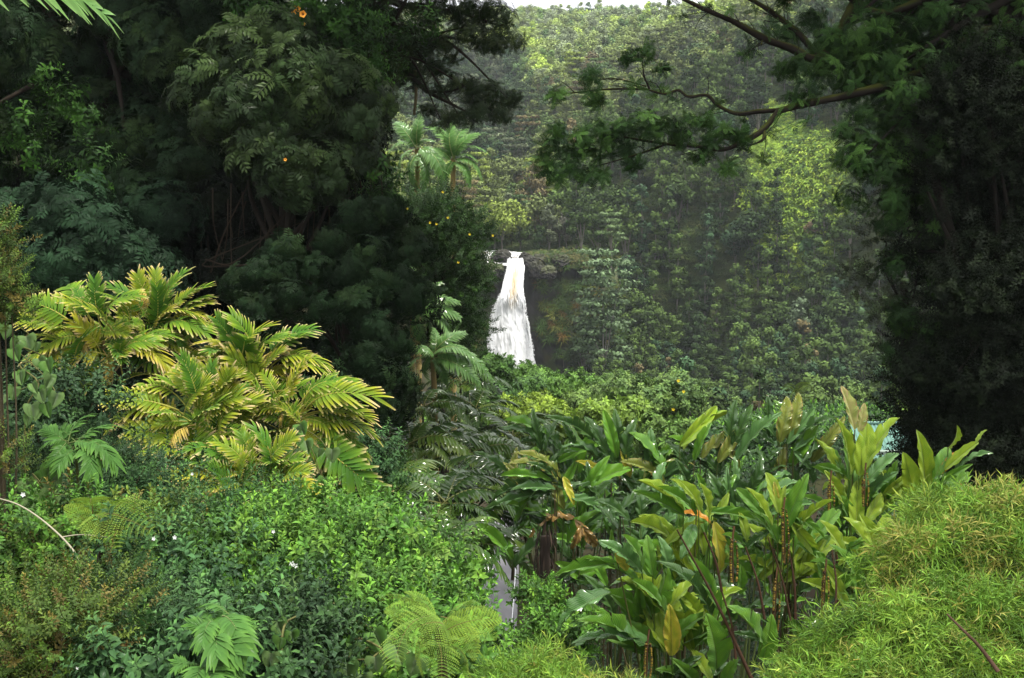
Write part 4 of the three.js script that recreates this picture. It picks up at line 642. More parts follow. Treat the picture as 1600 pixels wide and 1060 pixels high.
const DEADF = [0, 1].map((v) => frondGeo(80 + v, { pairs: 12, arch: 0.3, hook: 0.35, t0: 0.25, sweep0: 0.5, sweep1: 1.0, leaflet: 0.33, width: 0.055, lift: -0.1, droop: 0.6, blunt: 0.3, c0: [0.4, 0.3, 0.06], c1: [0.5, 0.36, 0.1], c2: [0.3, 0.24, 0.17], dead: 0.9, tip: 1, rib: [0.3, 0.22, 0.07], taper: [0.95, 2.3] }));
const DARKF = [[[0.014, 0.036, 0.005], [0.024, 0.05, 0.006]], [[0.03, 0.066, 0.007], [0.045, 0.085, 0.009]], [[0.06, 0.11, 0.014], [0.1, 0.14, 0.02]]].map(([c0, c1], k) => [0, 1].map((v) => frondGeo(90 + k * 5 + v, { pairs: 17, arch: 0.28 + 0.15 * v, hook: 0.12 + 0.15 * v, t0: 0.14, sweep0: 0.3, sweep1: 0.95, leaflet: 0.26, width: 0.062, lift: 0.05, droop: 0.4, blunt: 0.12, c0, c1, rib: [0.1, 0.11, 0.03], taper: [0.8, 2.6], twist: 0.25 })));
const FEATHER = [0, 1, 2].map((v) => frondGeo(120 + v, { pairs: 34, arch: 0.35, hook: 0.2 + 0.12 * v, t0: 0.12, sweep0: 0.3, sweep1: 0.9, leaflet: 0.26, width: 0.04, lift: 0.12 - 0.2 * (v > 1), droop: 0.35, segs: 3, c0: [0.07, 0.16, 0.035], c1: [0.12, 0.22, 0.06], rib: [0.2, 0.24, 0.08], taper: [0.7, 2.7] }));
// children of a plant reach from a to b, both in world coordinates; n is the side that faces up
function reach(name, geo, mat, t, a, b, n, wid = 1, twist = 0) {
  const m = shade(new THREE.Mesh(geo, mat)), d = b.clone().sub(a), L = d.length(), [x, y, z] = frame(d, n), mt = new THREE.Matrix4();
  if (twist) { y.applyAxisAngle(x, twist); z.applyAxisAngle(x, twist); }
  mt.makeBasis(x, y, z); m.quaternion.setFromRotationMatrix(mt); m.scale.set(L, L, L * wid); m.position.copy(a).sub(t.position); m.name = name; t.add(m); return m;
}
function stemsPart(t, list, name = 'stem') { const mb = new MB(); for (const [pts, r0, r1, c] of list) limb(mb, pts, r0, r1, BARK(c, 0.2), 6, 4, 0.05); part(name, mb.geo(), M.bark, t); }
const CAM = V(0, 0.55, 0.8);
// a palm: crown heart in pixels, the tips of its fronds, and the geometry family of each
function palm(o) {
  const R = rng(o.seed), h = P(...o.heart), base = ground(P(o.heart[0] + (o.lean ?? 0), o.heart[1] + 60, o.heart[2] + 0.6)); if (base.y > h.y - 0.6) base.y = h.y - 0.6;
  const t = thing(o.name, o.label, 'palm', base, o.group);
  stemsPart(t, [[[base.clone().add(V(0, -0.3, 0)), base.clone().lerp(h, 0.5).add(V(R.r(-0.1, 0.1), 0, 0)), h], o.r ?? 0.07, (o.r ?? 0.07) * 0.7, o.stem ?? [0.2, 0.15, 0.06]]], 'trunk');
  o.tips.forEach((e, k) => {
    const [px, py, kind, dd] = e, b = P(px, py, o.heart[2] + (dd ?? R.r(-0.7, 0.15))), fam = o.pick(kind ?? 0, R), a = h.clone().add(V(R.r(-0.08, 0.08), R.r(-0.12, 0.12), R.r(-0.05, 0.1)));
    if (o.start) a.lerp(b, o.start);
    reach('frond', fam, o.mat ?? M.thin, t, a, b, V(0, 1, 0).add(V(R.r(-0.2, 0.2), 0, o.face ?? 0.45)), R.r(0.9, 1.15), R.r(-0.55, 0.55));
  });
  for (let k = 0; k < (o.fill ?? 0); k++) { const q = R.r(-0.5, 3.64), s = R.r(0.5, 0.95), a = h.clone().add(V(R.r(-0.5, 0.5), -R.r(-0.1, 0.9), R.r(-0.3, 0.3))), b = a.clone().add(V(Math.cos(q) * s * 1.25, Math.sin(q) * s * 0.9 + 0.15, R.r(-0.1, 0.9) * s)); reach('frond', o.pick(R.pick([0, 0, 1, 1, 3, 2]), R), o.mat ?? M.thin, t, a, b, V(R.r(-0.3, 0.3), 1, 0.4), R.r(0.9, 1.15), R.r(-0.7, 0.7)); }
  return t;
}
{
  const pick = (k, R) => (k === 9 ? R.pick(DEADF) : R.pick(YF[k])), G = 'yellow-green palms on the left slope';
  const Y = (seed, heart, label, tips) => palm({ seed, name: 'yellow_palm', label, heart, tips, pick, group: G, fill: 30, start: 0.26, mat: M.leaf });
  Y(601, [160, 532, 25], 'yellow-green palm farthest left, with drooping yellowed lower fronds', [[40, 468, 0], [33, 499, 1], [85, 463, 1], [146, 440, 3], [68, 574, 2], [124, 548, 9], [138, 578, 9], [174, 600, 9], [180, 520, 1], [205, 455, 0], [70, 520, 0], [100, 440, 0, 0.6], [190, 560, 3], [118, 452, 3], [60, 545, 1], [215, 500, 0]]);
  Y(602, [243, 518, 26], 'topmost yellow-green palm with one tall upright frond', [[243, 424, 1], [214, 440, 9], [272, 436, 0], [322, 446, 0], [315, 486, 2], [264, 548, 0], [326, 472, 1], [200, 470, 0], [225, 545, 1], [300, 455, 1], [180, 445, 3], [330, 505, 3], [290, 540, 3], [215, 430, 1], [285, 425, 3, 0.5], [160, 470, 0, 0.4]]);
  Y(603, [385, 592, 24.5], 'middle yellow-green palm standing against the dark feathery tree', [[340, 500, 3], [315, 528, 2], [372, 495, 0], [405, 508, 1], [440, 538, 9], [482, 508, 3], [467, 525, 0], [508, 560, 1], [455, 580, 2], [515, 575, 1], [340, 572, 1], [350, 590, 9], [300, 560, 2], [330, 540, 1], [420, 560, 3], [440, 520, 0], [360, 525, 3], [300, 600, 0]]);
  Y(604, [322, 655, 23], 'yellow-green palm with fronds spread wide left at the foot of the group', [[170, 622, 1], [166, 655, 1], [190, 690, 0], [205, 600, 1], [250, 590, 0], [285, 560, 3], [300, 700, 2], [240, 645, 0], [272, 575, 1], [390, 640, 0], [382, 600, 3], [255, 700, 9], [330, 710, 0], [200, 640, 2], [330, 570, 3], [370, 585, 1], [225, 665, 1]]);
  Y(605, [440, 648, 23.5], 'yellow-green palm at the right end of the group, on orange stalks', [[577, 612, 1], [575, 650, 1], [552, 668, 0], [440, 658, 9], [572, 712, 0], [530, 680, 1], [580, 760, 3], [545, 770, 0], [470, 575, 2], [520, 592, 3], [550, 590, 0], [480, 560, 1], [555, 635, 0], [500, 720, 1], [410, 580, 1], [530, 735, 3], [560, 690, 3]]);
  Y(606, [405, 752, 22], 'lowest yellow-green palm just above the leafy shrubs', [[345, 688, 1], [375, 675, 0], [457, 683, 1], [467, 714, 0], [285, 695, 3], [342, 745, 2], [440, 770, 2], [484, 760, 1], [300, 720, 3], [320, 765, 1], [430, 700, 0], [390, 690, 1], [370, 720, 3], [245, 748, 2], [510, 770, 2]]);
  // feather palms and the lower palms in the middle distance
  const fp = (k, R) => R.pick(FEATHER), FG = 'feather palms between the left trees and the waterfall';
  palm({ seed: 611, name: 'feather_palm', label: 'upper left feather palm whose pale fronds droop, under the long bare bough', heart: [652, 232, 55], group: FG, pick: fp, mat: M.shiny, r: 0.16, tips: [[618, 188], [668, 197], [692, 268], [704, 277], [640, 292], [668, 290], [616, 262], [690, 245], [605, 225], [655, 180], [675, 215]] });
  palm({ seed: 612, name: 'feather_palm', label: 'upper right feather palm with upright fronds, beside the drooping one', heart: [708, 248, 57], group: FG, pick: fp, mat: M.leaf, r: 0.16, tips: [[676, 192], [722, 192], [742, 206], [758, 226], [757, 262], [738, 282], [700, 190], [675, 230], [690, 285], [745, 245], [725, 215]] });
  palm({ seed: 613, name: 'feather_palm', label: 'lower feather palm with glossy arching fronds left of the waterfall', heart: [645, 488, 42], group: FG, pick: fp, mat: M.shiny, r: 0.13, tips: [[716, 487], [700, 456], [668, 440], [640, 415], [690, 534], [714, 525], [610, 440], [600, 500], [660, 540], [625, 430], [705, 505]] });
  palm({ seed: 614, name: 'feather_palm', label: 'dark feather palm below, just left of the foot of the waterfall', heart: [676, 556, 40], group: FG, pick: fp, mat: M.shiny, r: 0.12, tips: [[737, 548], [768, 566], [720, 515], [682, 512], [745, 590], [755, 575], [640, 540], [630, 580], [700, 600], [660, 600], [700, 520]] });
  palm({ seed: 615, name: 'pale_palm', label: 'pale green palm frond reaching in at the top left corner', heart: [-190, 40, 11], group: undefined, pick: fp, mat: M.thin, r: 0.1, tips: [[135, -55, 0, 0.2], [60, -190, 0, 0.4], [-120, -190, 0, 0.3], [-350, -60, 0, 0], [-300, 160, 0, 0.4], [-60, -150, 0, 1.2]] });
}
{ // dark glossy palms crowding the hollow left of the path
  const R0 = rng(620), hearts = [[640, 700, 31, 'behind the right-hand yellow palm'], [600, 770, 28, 'right of the lowest yellow palm'], [690, 790, 27, 'in the middle of the dark hollow'], [735, 715, 33, 'behind the leaning grey blade'], [660, 640, 36, 'highest, under the feathery tree'], [740, 640, 40, 'in front of the foot of the falls'], [770, 790, 30, 'just above the path'], [655, 870, 24, 'lowest, left of the path'], [720, 600, 44, 'at the top of the hollow by the feather palms'], [800, 690, 36, 'beside the pale upright blades'], [620, 840, 26, 'shaded, behind the cassava-leaved bush'], [800, 760, 29, 'right of the middle one, over the path'], [580, 700, 34, 'deepest in shade below the feathery tree'], [712, 862, 25, 'whose fronds hang toward the path']];
  const leans = { 6: -80, 11: 90, 12: -20, 13: -40 };
  hearts.forEach(([x, y, d, where], i) => {
    const tips = [], n = 14, s = 105 * 30 / d * (i > 3 && i < 6 ? 0.8 : 1);
    for (let k = 0; k < n; k++) { const a = k / n * 6.283 + R0.r(-0.2, 0.2), q = R0.r(0.75, 1.25); tips.push([x + Math.cos(a) * s * q, y - Math.sin(a) * s * 0.42 * q - s * 0.18 * R0(), R0() < 0.5 ? 0 : R0() < 0.7 ? 1 : 2, -Math.sin(a) * -1.3 * R0.r(0.5, 1)]); }
    palm({ seed: 630 + i, name: 'dark_palm', label: `glossy dark green palm ${where}`, heart: [x, y, d], lean: leans[i], tips, pick: (k, R) => R.pick(DARKF[k]), mat: M.shiny, group: 'dark glossy palms in the hollow by the path', r: 0.05, stem: [0.06, 0.05, 0.03], face: 0.15 });
  });
}
// ---------------------------------------------------------------- gingers and other broad-bladed plants
const BL = {
  dark: [1, 2].map((k) => bigLeafGeo(700 + k, { arch: 0.12 * k, hook: 0.1 * k, torn: 0.4, sag: 0.01, c0: [0.024, 0.065, 0.013], c1: [0.038, 0.088, 0.015], rib: [0.07, 0.12, 0.035], ripple: 1.6 })),
  green: [3, 4].map((k) => bigLeafGeo(700 + k, { arch: 0.1 * (k - 2), hook: 0.06, torn: 0.05, c0: [0.055, 0.155, 0.012], c1: [0.1, 0.22, 0.016], rib: [0.15, 0.22, 0.05] })),
  lime: [5, 6].map((k) => bigLeafGeo(700 + k, { arch: 0.08 * (k - 4), hook: 0.05, torn: 0.04, c0: [0.14, 0.24, 0.014], c1: [0.23, 0.32, 0.02], rib: [0.26, 0.32, 0.07] })),
  yellow: [7].map((k) => bigLeafGeo(700 + k, { arch: 0.1, torn: 0.1, c0: [0.22, 0.26, 0.02], c1: [0.38, 0.34, 0.03], rib: [0.4, 0.36, 0.1], rim: [0.42, 0.3, 0.06] })),
  olive: [8].map((k) => bigLeafGeo(700 + k, { arch: 0.22, hook: 0.2, torn: 0.45, sag: 0.01, c0: [0.1, 0.14, 0.02], c1: [0.17, 0.19, 0.03], rib: [0.2, 0.2, 0.06], rim: [0.25, 0.18, 0.05], ripple: 1.6 })),
  bronze: [9].map((k) => bigLeafGeo(700 + k, { arch: 0.06, torn: 0.12, c0: [0.25, 0.3, 0.07], c1: [0.38, 0.34, 0.13], rib: [0.4, 0.4, 0.15], rim: [0.3, 0.1, 0.07], blotch: [0.42, 0.26, 0.17] })),
  orange: [10].map((k) => bigLeafGeo(700 + k, { arch: 0.2, hook: 0.15, torn: 0.3, c0: [0.55, 0.3, 0.03], c1: [0.6, 0.22, 0.03], rib: [0.5, 0.4, 0.1], rim: [0.35, 0.14, 0.05] })),
  dead: [11].map((k) => bigLeafGeo(700 + k, { arch: 0.3, hook: 0.4, torn: 0.6, sag: 0.03, c0: [0.18, 0.11, 0.035], c1: [0.3, 0.18, 0.045], rib: [0.2, 0.14, 0.06], blotch: [0.12, 0.07, 0.03], ripple: 2.4 })),
  grey: [12].map((k) => bigLeafGeo(700 + k, { arch: 0.05, fold: 0.25, torn: 0, c0: [0.26, 0.3, 0.25], c1: [0.34, 0.38, 0.33], rib: [0.12, 0.15, 0.1] })),
  pale: [13, 14].map((k) => bigLeafGeo(700 + k, { arch: 0.12, hook: 0.15, torn: 0.3, c0: [0.05, 0.125, 0.03], c1: [0.08, 0.17, 0.045], rib: [0.16, 0.24, 0.09], ripple: 1.4 })),
};
// leaves: [tipx, tipy, basex, basey, colour, width ratio, depth of tip, depth of base]
function bladePlant(o) {
  const R = rng(o.seed), d = o.d, root = ground(P(o.root[0], o.root[1], d + 0.3)), t = thing(o.name, o.label, o.category ?? 'ginger plant', root, o.group), stems = [];
  const list = [...o.leaves];
  for (let k = 0; k < (o.extra ?? 0) + (o.extraTone ? 0 : 14); k++) { const a = R.r(0.45, 2.7), s = R.r(0.6, 1.05) * (o.reach ?? 80), bx = o.root[0] + R.r(-55, 55), by = o.heart + R.r(-15, 70); list.push([bx + Math.cos(a) * s, by - Math.sin(a) * s * 0.8, bx, by, R.pick(o.extraTone ?? ['green', 'lime', 'lime', 'green']), R.r(0.24, 0.34), R.r(0, 0.7), R.r(0.1, 0.5)]); }
  for (let k = 0; k < (o.low ?? 16); k++) { const a = R.r(0.2, 2.95), s = R.r(0.5, 1) * (o.reach ?? 80), bx = o.root[0] + R.r(-70, 70), by = o.heart + R.r(60, 170); list.push([bx + Math.cos(a) * s, by - Math.sin(a) * s * 0.7, bx, by, R.pick(['dark', 'green', 'green', 'dark']), R.r(0.26, 0.36), R.r(-0.2, 0.5), R.r(0.1, 0.4)]); }
  list.forEach(([tx, ty, bx, by, kind, w, dt, db], k) => {
    const b = P(tx, ty, d + (dt ?? R.r(-0.35, 0.3))), a = P(bx, by, d + (db ?? R.r(-0.1, 0.15))), dir = b.clone().sub(a).normalize();
    const n = V(R.r(-0.35, 0.35), 0.9, 0.75 * Math.abs(dir.y) + 0.25).add(V(-dir.x * 0.2, 0, 0));
    const l = reach('leaf', R.pick(BL[kind ?? 'green']), kind === 'dark' || kind === 'pale' || o.gloss ? M.gloss : M.blade, t, a, b, n, (w ?? 0.3) * (o.wide ?? 1.02), R.r(-0.45, 0.45));
    const s = root.clone().add(V(R.r(-0.25, 0.25), -0.2, R.r(-0.2, 0.2)));
    if (k < o.leaves.length ? k % 2 === 0 : k % 5 === 0) stems.push([[s, s.clone().lerp(a, 0.6).add(V(R.r(-0.05, 0.05), 0.12, R.r(-0.05, 0.05))), a], o.sr ?? 0.018, 0.007, R.pick(o.stemTones ?? [[0.04, 0.075, 0.012], [0.05, 0.085, 0.014], [0.045, 0.05, 0.014]])]);
  });
  stemsPart(t, stems);
  for (const [x0, y0, x1, y1, r] of o.red ?? []) { const a = P(x1, y1, d - 0.25), b = P(x0, y0, d - 0.25), mb = new MB(); limb(mb, [a, a.clone().lerp(b, 0.5).add(V(0.03, 0, 0)), b], (r ?? 0.02) * 0.75, 0.008, BARK([0.036, 0.02, 0.012], 0.3), 7, 5, 0.1); part('flower_stalk', mb.geo(), M.bark, t); }
  for (const [x, y0, y1, dz] of o.spikes ?? []) { // hanging seed spikes: beads round a rachis
    const mb = new MB(), a = P(x, y0, d - 0.4 + (dz ?? 0)), b = P(x + R.r(-3, 3), y1, d - 0.4 + (dz ?? 0)), L = a.distanceTo(b), n = Math.round(L / 0.012);
    limb(mb, [a.clone().add(V(0.02, 0.12, -0.05)), a, a.clone().lerp(b, 0.5), b], 0.012, 0.006, BARK([0.045, 0.024, 0.012]), 5, 4, 0);
    for (let k = 0; k < n; k++) for (let j = 0; j < 3; j++) { const q = k / n; if (R() < 0.12 + 0.5 * (1 - smooth(0, 0.35, q))) continue; const c = a.clone().lerp(b, q), an = k * 2.1 + j * 2.09, rr = 0.042 * (0.6 + 0.5 * Math.sin(q * 3)), p = c.add(V(Math.cos(an) * rr, R.r(-0.006, 0.006), Math.sin(an) * rr)), col = R.pick([[0.1, 0.07, 0.015], [0.06, 0.04, 0.013], [0.03, 0.018, 0.01], [0.16, 0.115, 0.02]]), s = R.r(0.01, 0.016); const v = [V(1, 0, 0), V(0, 0, 1), V(-1, 0, 0), V(0, 0, -1)].map((e) => mb.v(p.clone().addScaledVector(e, s), col)), u = mb.v(p.clone().add(V(0, s, 0)), col), w = mb.v(p.clone().add(V(0, -s, 0)), col); for (let m = 0; m < 4; m++) { mb.f(v[m], u, v[(m + 1) % 4]); mb.f(v[m], v[(m + 1) % 4], w); } }
    part('seed_spike', mb.geo(), M.bark, t);
  }
  return t;
}
const GG = 'ginger plants of the right foreground';
bladePlant({ seed: 801, name: 'ginger_plant', group: GG, d: 13, root: [1050, 1080], heart: 960, label: 'ginger plant lowest of the group, with broad upright lime leaves beside the lower bamboo', extra: 26, reach: 95, leaves: [
  [945, 843, 1003, 895, 'pale', 0.36], [975, 835, 1003, 890, 'green', 0.34], [1011, 835, 1020, 900, 'green', 0.36], [962, 857, 980, 892, 'yellow', 0.6], [1035, 840, 1045, 900, 'pale', 0.4], [915, 868, 1000, 912, 'green', 0.26], [862, 898, 965, 880, 'green', 0.22],
  [965, 902, 1043, 957, 'lime', 0.28], [1002, 938, 1040, 1020, 'lime', 0.4], [1028, 933, 1043, 1015, 'lime', 0.32], [1047, 945, 1050, 1025, 'yellow', 0.34], [862, 978, 955, 926, 'pale', 0.36], [898, 992, 1022, 1012, 'pale', 0.3], [905, 965, 1000, 1000, 'green', 0.26], [975, 968, 1030, 1012, 'green', 0.34],
  [1045, 872, 1112, 968, 'dark', 0.26], [1078, 868, 1125, 955, 'green', 0.26], [1108, 962, 1120, 1046, 'green', 0.5], [1142, 945, 1192, 1008, 'green', 0.42], [1207, 962, 1192, 1032, 'green', 0.42], [1080, 1012, 1112, 1068, 'lime', 0.32], [1050, 1028, 1095, 1078, 'green', 0.3], [1152, 1028, 1128, 1076, 'green', 0.4], [1240, 1030, 1195, 1040, 'green', 0.26], [1045, 885, 1020, 960, 'green', 0.4], [990, 905, 1040, 960, 'green', 0.3]],
  red: [[1058, 828, 1175, 1062, 0.03], [1100, 832, 1128, 925], [1128, 925, 1150, 1030], [1165, 855, 1195, 968]], spikes: [[1012, 1005, 1062], [1145, 843, 912]] });
bladePlant({ seed: 802, name: 'ginger_plant', group: GG, d: 15.5, root: [1090, 1000], heart: 850, label: 'ginger plant with a fan of lime blades and one orange withered leaf', extra: 16, reach: 85, leaves: [
  [1000, 747, 1068, 800, 'lime', 0.3], [990, 765, 1070, 806, 'green', 0.22], [1050, 747, 1092, 800, 'lime', 0.34], [1064, 750, 1096, 802, 'lime', 0.36], [1096, 755, 1108, 806, 'lime', 0.4], [1063, 798, 1112, 820, 'orange', 0.3], [1030, 760, 1088, 806, 'green', 0.24], [1190, 812, 1105, 800, 'green', 0.24], [1175, 850, 1112, 806, 'dark', 0.22], [1125, 895, 1115, 815, 'yellow', 0.34], [1065, 870, 1085, 820, 'pale', 0.4], [1200, 870, 1120, 830, 'dark', 0.26], [1140, 770, 1115, 815, 'lime', 0.3]],
  red: [[1210, 858, 1240, 972]], spikes: [] });
bladePlant({ seed: 803, name: 'ginger_plant', group: GG, d: 15, root: [1215, 1010], heart: 850, label: 'ginger plant with pointed green leaves and long brown seed spike, middle of the group', extra: 18, reach: 90, leaves: [
  [1150, 762, 1198, 812, 'green', 0.3], [1168, 760, 1207, 822, 'lime', 0.28], [1198, 737, 1216, 802, 'lime', 0.34], [1228, 758, 1222, 808, 'lime', 0.28], [1172, 800, 1208, 838, 'green', 0.4], [1210, 752, 1214, 800, 'yellow', 0.24], [1262, 740, 1225, 830, 'green', 0.3], [1290, 840, 1228, 800, 'green', 0.24], [1280, 870, 1235, 815, 'lime', 0.26], [1160, 860, 1205, 830, 'dark', 0.3], [1300, 780, 1240, 840, 'lime', 0.24], [1190, 800, 1215, 850, 'green', 0.34], [1255, 790, 1225, 850, 'green', 0.3], [1300, 890, 1245, 850, 'green', 0.26]],
  red: [[1232, 855, 1243, 968, 0.026], [1200, 840, 1236, 970]], spikes: [[1225, 795, 882], [1213, 905, 990]] });
bladePlant({ seed: 804, name: 'ginger_plant', group: GG, d: 16, root: [1335, 1000], heart: 760, label: 'tallest ginger plant with two bronze-edged leaves rising before the turquoise roof', extra: 12, reach: 80, leaves: [
  [1315, 603, 1336, 672, 'bronze', 0.38], [1351, 630, 1343, 676, 'bronze', 0.4], [1310, 652, 1330, 742, 'lime', 0.22], [1278, 684, 1312, 756, 'lime', 0.36], [1357, 660, 1342, 744, 'lime', 0.42], [1405, 650, 1350, 736, 'lime', 0.28], [1320, 680, 1326, 750, 'green', 0.3], [1400, 705, 1350, 762, 'pale', 0.34], [1398, 738, 1355, 772, 'pale', 0.36], [1290, 735, 1322, 790, 'lime', 0.3], [1372, 720, 1345, 790, 'green', 0.34], [1380, 770, 1350, 820, 'lime', 0.34], [1300, 760, 1330, 820, 'green', 0.32], [1340, 750, 1338, 830, 'lime', 0.34]],
  spikes: [[1298, 752, 812], [1352, 740, 792]], red: [[1300, 800, 1310, 960, 0.028]] });
bladePlant({ seed: 805, name: 'ginger_plant', group: GG, d: 16, root: [1450, 1000], heart: 790, label: 'ginger plant farthest right, with an orange leaf, rising behind the bamboo', extra: 8, reach: 70, leaves: [
  [1414, 708, 1426, 778, 'lime', 0.44], [1436, 673, 1444, 770, 'lime', 0.28], [1498, 666, 1482, 700, 'lime', 0.26], [1482, 698, 1462, 745, 'green', 0.44], [1502, 703, 1468, 742, 'orange', 0.3], [1543, 671, 1525, 695, 'lime', 0.24], [1530, 690, 1476, 735, 'lime', 0.26], [1545, 702, 1492, 738, 'pale', 0.26], [1520, 725, 1470, 755, 'green', 0.24], [1460, 715, 1450, 765, 'green', 0.36], [1400, 750, 1430, 800, 'lime', 0.3]] });
bladePlant({ seed: 806, name: 'ginger_plant', group: GG, d: 14.5, root: [1340, 1030], heart: 890, label: 'ginger plant with rounded lime leaves low between the seed spikes and the bamboo', extra: 18, reach: 80, leaves: [
  [1284, 812, 1320, 868, 'lime', 0.38], [1320, 806, 1362, 862, 'lime', 0.44], [1346, 804, 1366, 862, 'lime', 0.44], [1388, 802, 1372, 866, 'lime', 0.46], [1408, 830, 1375, 875, 'green', 0.36], [1300, 850, 1335, 900, 'green', 0.36], [1400, 870, 1355, 915, 'lime', 0.3], [1290, 880, 1325, 960, 'lime', 0.24], [1330, 870, 1340, 930, 'green', 0.4]],
  spikes: [[1290, 893, 966]], red: [[1300, 860, 1305, 960]] });
// dark glossy plants with torn blades behind the gingers
const DG = 'dark glossy broad-bladed plants behind the gingers';
const dk = (seed, name, d, root, heart, label, leaves, extra = 12, tone = ['dark', 'dark', 'green', 'olive']) => bladePlant({ seed, name, group: DG, category: 'banana-like plant', d, root, heart, label, leaves, extra, reach: 100, extraTone: tone, gloss: true, sr: 0.03, stemTones: [[0.06, 0.05, 0.025], [0.05, 0.07, 0.02]] });
dk(821, 'broad_bladed_plant', 25, [960, 830], 745, 'dark broad-bladed plant with a rosette of upright leaves at the middle of the row', [[915, 648, 956, 722, 'dark', 0.3], [943, 640, 964, 716, 'green', 0.28], [962, 640, 968, 718, 'dark', 0.3], [990, 655, 978, 728, 'dark', 0.34], [1018, 672, 1014, 728, 'pale', 0.4], [860, 645, 935, 695, 'dark', 0.22], [880, 690, 945, 720, 'pale', 0.24], [1046, 700, 1000, 735, 'pale', 0.3], [1095, 706, 1032, 748, 'pale', 0.24], [1092, 726, 1030, 755, 'pale', 0.22], [1060, 690, 1010, 740, 'green', 0.24], [925, 735, 960, 700, 'dark', 0.26], [900, 720, 955, 745, 'yellow', 0.2], [970, 700, 985, 745, 'yellow', 0.3], [1020, 790, 970, 740, 'dark', 0.26], [910, 800, 960, 750, 'dark', 0.3]]);
dk(822, 'broad_bladed_plant', 24, [870, 850], 755, 'dark broad-bladed plant with a yellow torn leaf and a hanging brown dead leaf', [[798, 715, 872, 752, 'olive', 0.24], [810, 700, 876, 748, 'olive', 0.22], [760, 775, 866, 758, 'dark', 0.2], [756, 792, 862, 770, 'dark', 0.2], [782, 742, 862, 752, 'green', 0.22], [897, 790, 880, 745, 'yellow', 0.3], [800, 760, 868, 765, 'pale', 0.26], [940, 770, 880, 760, 'dark', 0.28], [820, 826, 900, 812, 'dead', 0.26], [940, 862, 898, 812, 'dead', 0.28], [892, 862, 912, 818, 'dead', 0.3], [950, 800, 885, 775, 'pale', 0.3], [965, 830, 945, 790, 'pale', 0.5], [830, 720, 870, 750, 'dark', 0.24]]);
dk(823, 'broad_bladed_plant', 27, [850, 830], 710, 'two upright grey-green blades beside a leaning half-folded grey blade', [[832, 638, 846, 704, 'dark', 0.26], [870, 654, 852, 706, 'dark', 0.26], [776, 670, 822, 704, 'grey', 0.09], [820, 700, 850, 730, 'dark', 0.24], [900, 700, 855, 728, 'dark', 0.24]], 8);
dk(824, 'broad_bladed_plant', 24.5, [1080, 830], 720, 'broad-bladed plant with yellow-green blades slanting right, in front of the pale shrubs', [[1122, 634, 1062, 698, 'lime', 0.26], [1142, 640, 1068, 704, 'lime', 0.2], [1164, 660, 1122, 724, 'olive', 0.28], [1148, 624, 1140, 704, 'dark', 0.3], [1176, 630, 1146, 700, 'dark', 0.26], [1216, 640, 1150, 720, 'pale', 0.22], [1110, 660, 1085, 720, 'green', 0.26], [1160, 740, 1125, 690, 'olive', 0.26], [1060, 720, 1080, 770, 'dark', 0.3], [1130, 730, 1100, 770, 'dark', 0.3]]);
dk(825, 'broad_bladed_plant', 25.5, [1235, 830], 700, 'broad-bladed plant with olive upright blades left of the bronze ginger leaf', [[1232, 618, 1218, 692, 'olive', 0.34], [1250, 612, 1232, 690, 'olive', 0.3], [1276, 634, 1230, 694, 'pale', 0.24], [1302, 645, 1236, 698, 'dark', 0.24], [1180, 645, 1215, 690, 'pale', 0.24], [1168, 670, 1210, 695, 'dark', 0.24], [1290, 665, 1240, 705, 'pale', 0.22], [1190, 730, 1225, 700, 'dark', 0.3], [1270, 735, 1240, 705, 'pale', 0.3], [1300, 690, 1250, 730, 'dark', 0.26], [1160, 700, 1205, 730, 'dark', 0.28]]);
dk(826, 'broad_bladed_plant', 22, [1010, 900], 800, 'shaded broad-bladed plant in the gap under the rosette, right of the path', [[930, 775, 985, 815, 'dark', 0.3], [1060, 775, 1010, 815, 'dark', 0.3], [1000, 760, 1000, 820, 'dark', 0.36]], 14, ['dark', 'dark', 'pale']);
dk(827, 'broad_bladed_plant', 23, [1150, 880], 780, 'shaded broad-bladed plant behind the middle ginger', [[1110, 740, 1140, 800, 'dark', 0.34], [1240, 745, 1180, 800, 'pale', 0.3], [1270, 780, 1190, 810, 'pale', 0.26]], 16, ['dark', 'green', 'pale', 'dark']);
dk(828, 'broad_bladed_plant', 23, [1400, 900], 790, 'shaded broad-bladed plant behind the tallest ginger', [[1440, 730, 1410, 790, 'dark', 0.34], [1350, 760, 1390, 800, 'pale', 0.3]], 14, ['dark', 'green', 'pale', 'dark']);
dk(829, 'broad_bladed_plant', 29, [910, 800], 690, 'far broad-bladed plant against the pale shrubs', [[880, 660, 900, 700, 'dark', 0.3], [930, 655, 915, 700, 'green', 0.26]], 10, ['dark', 'green', 'pale']);

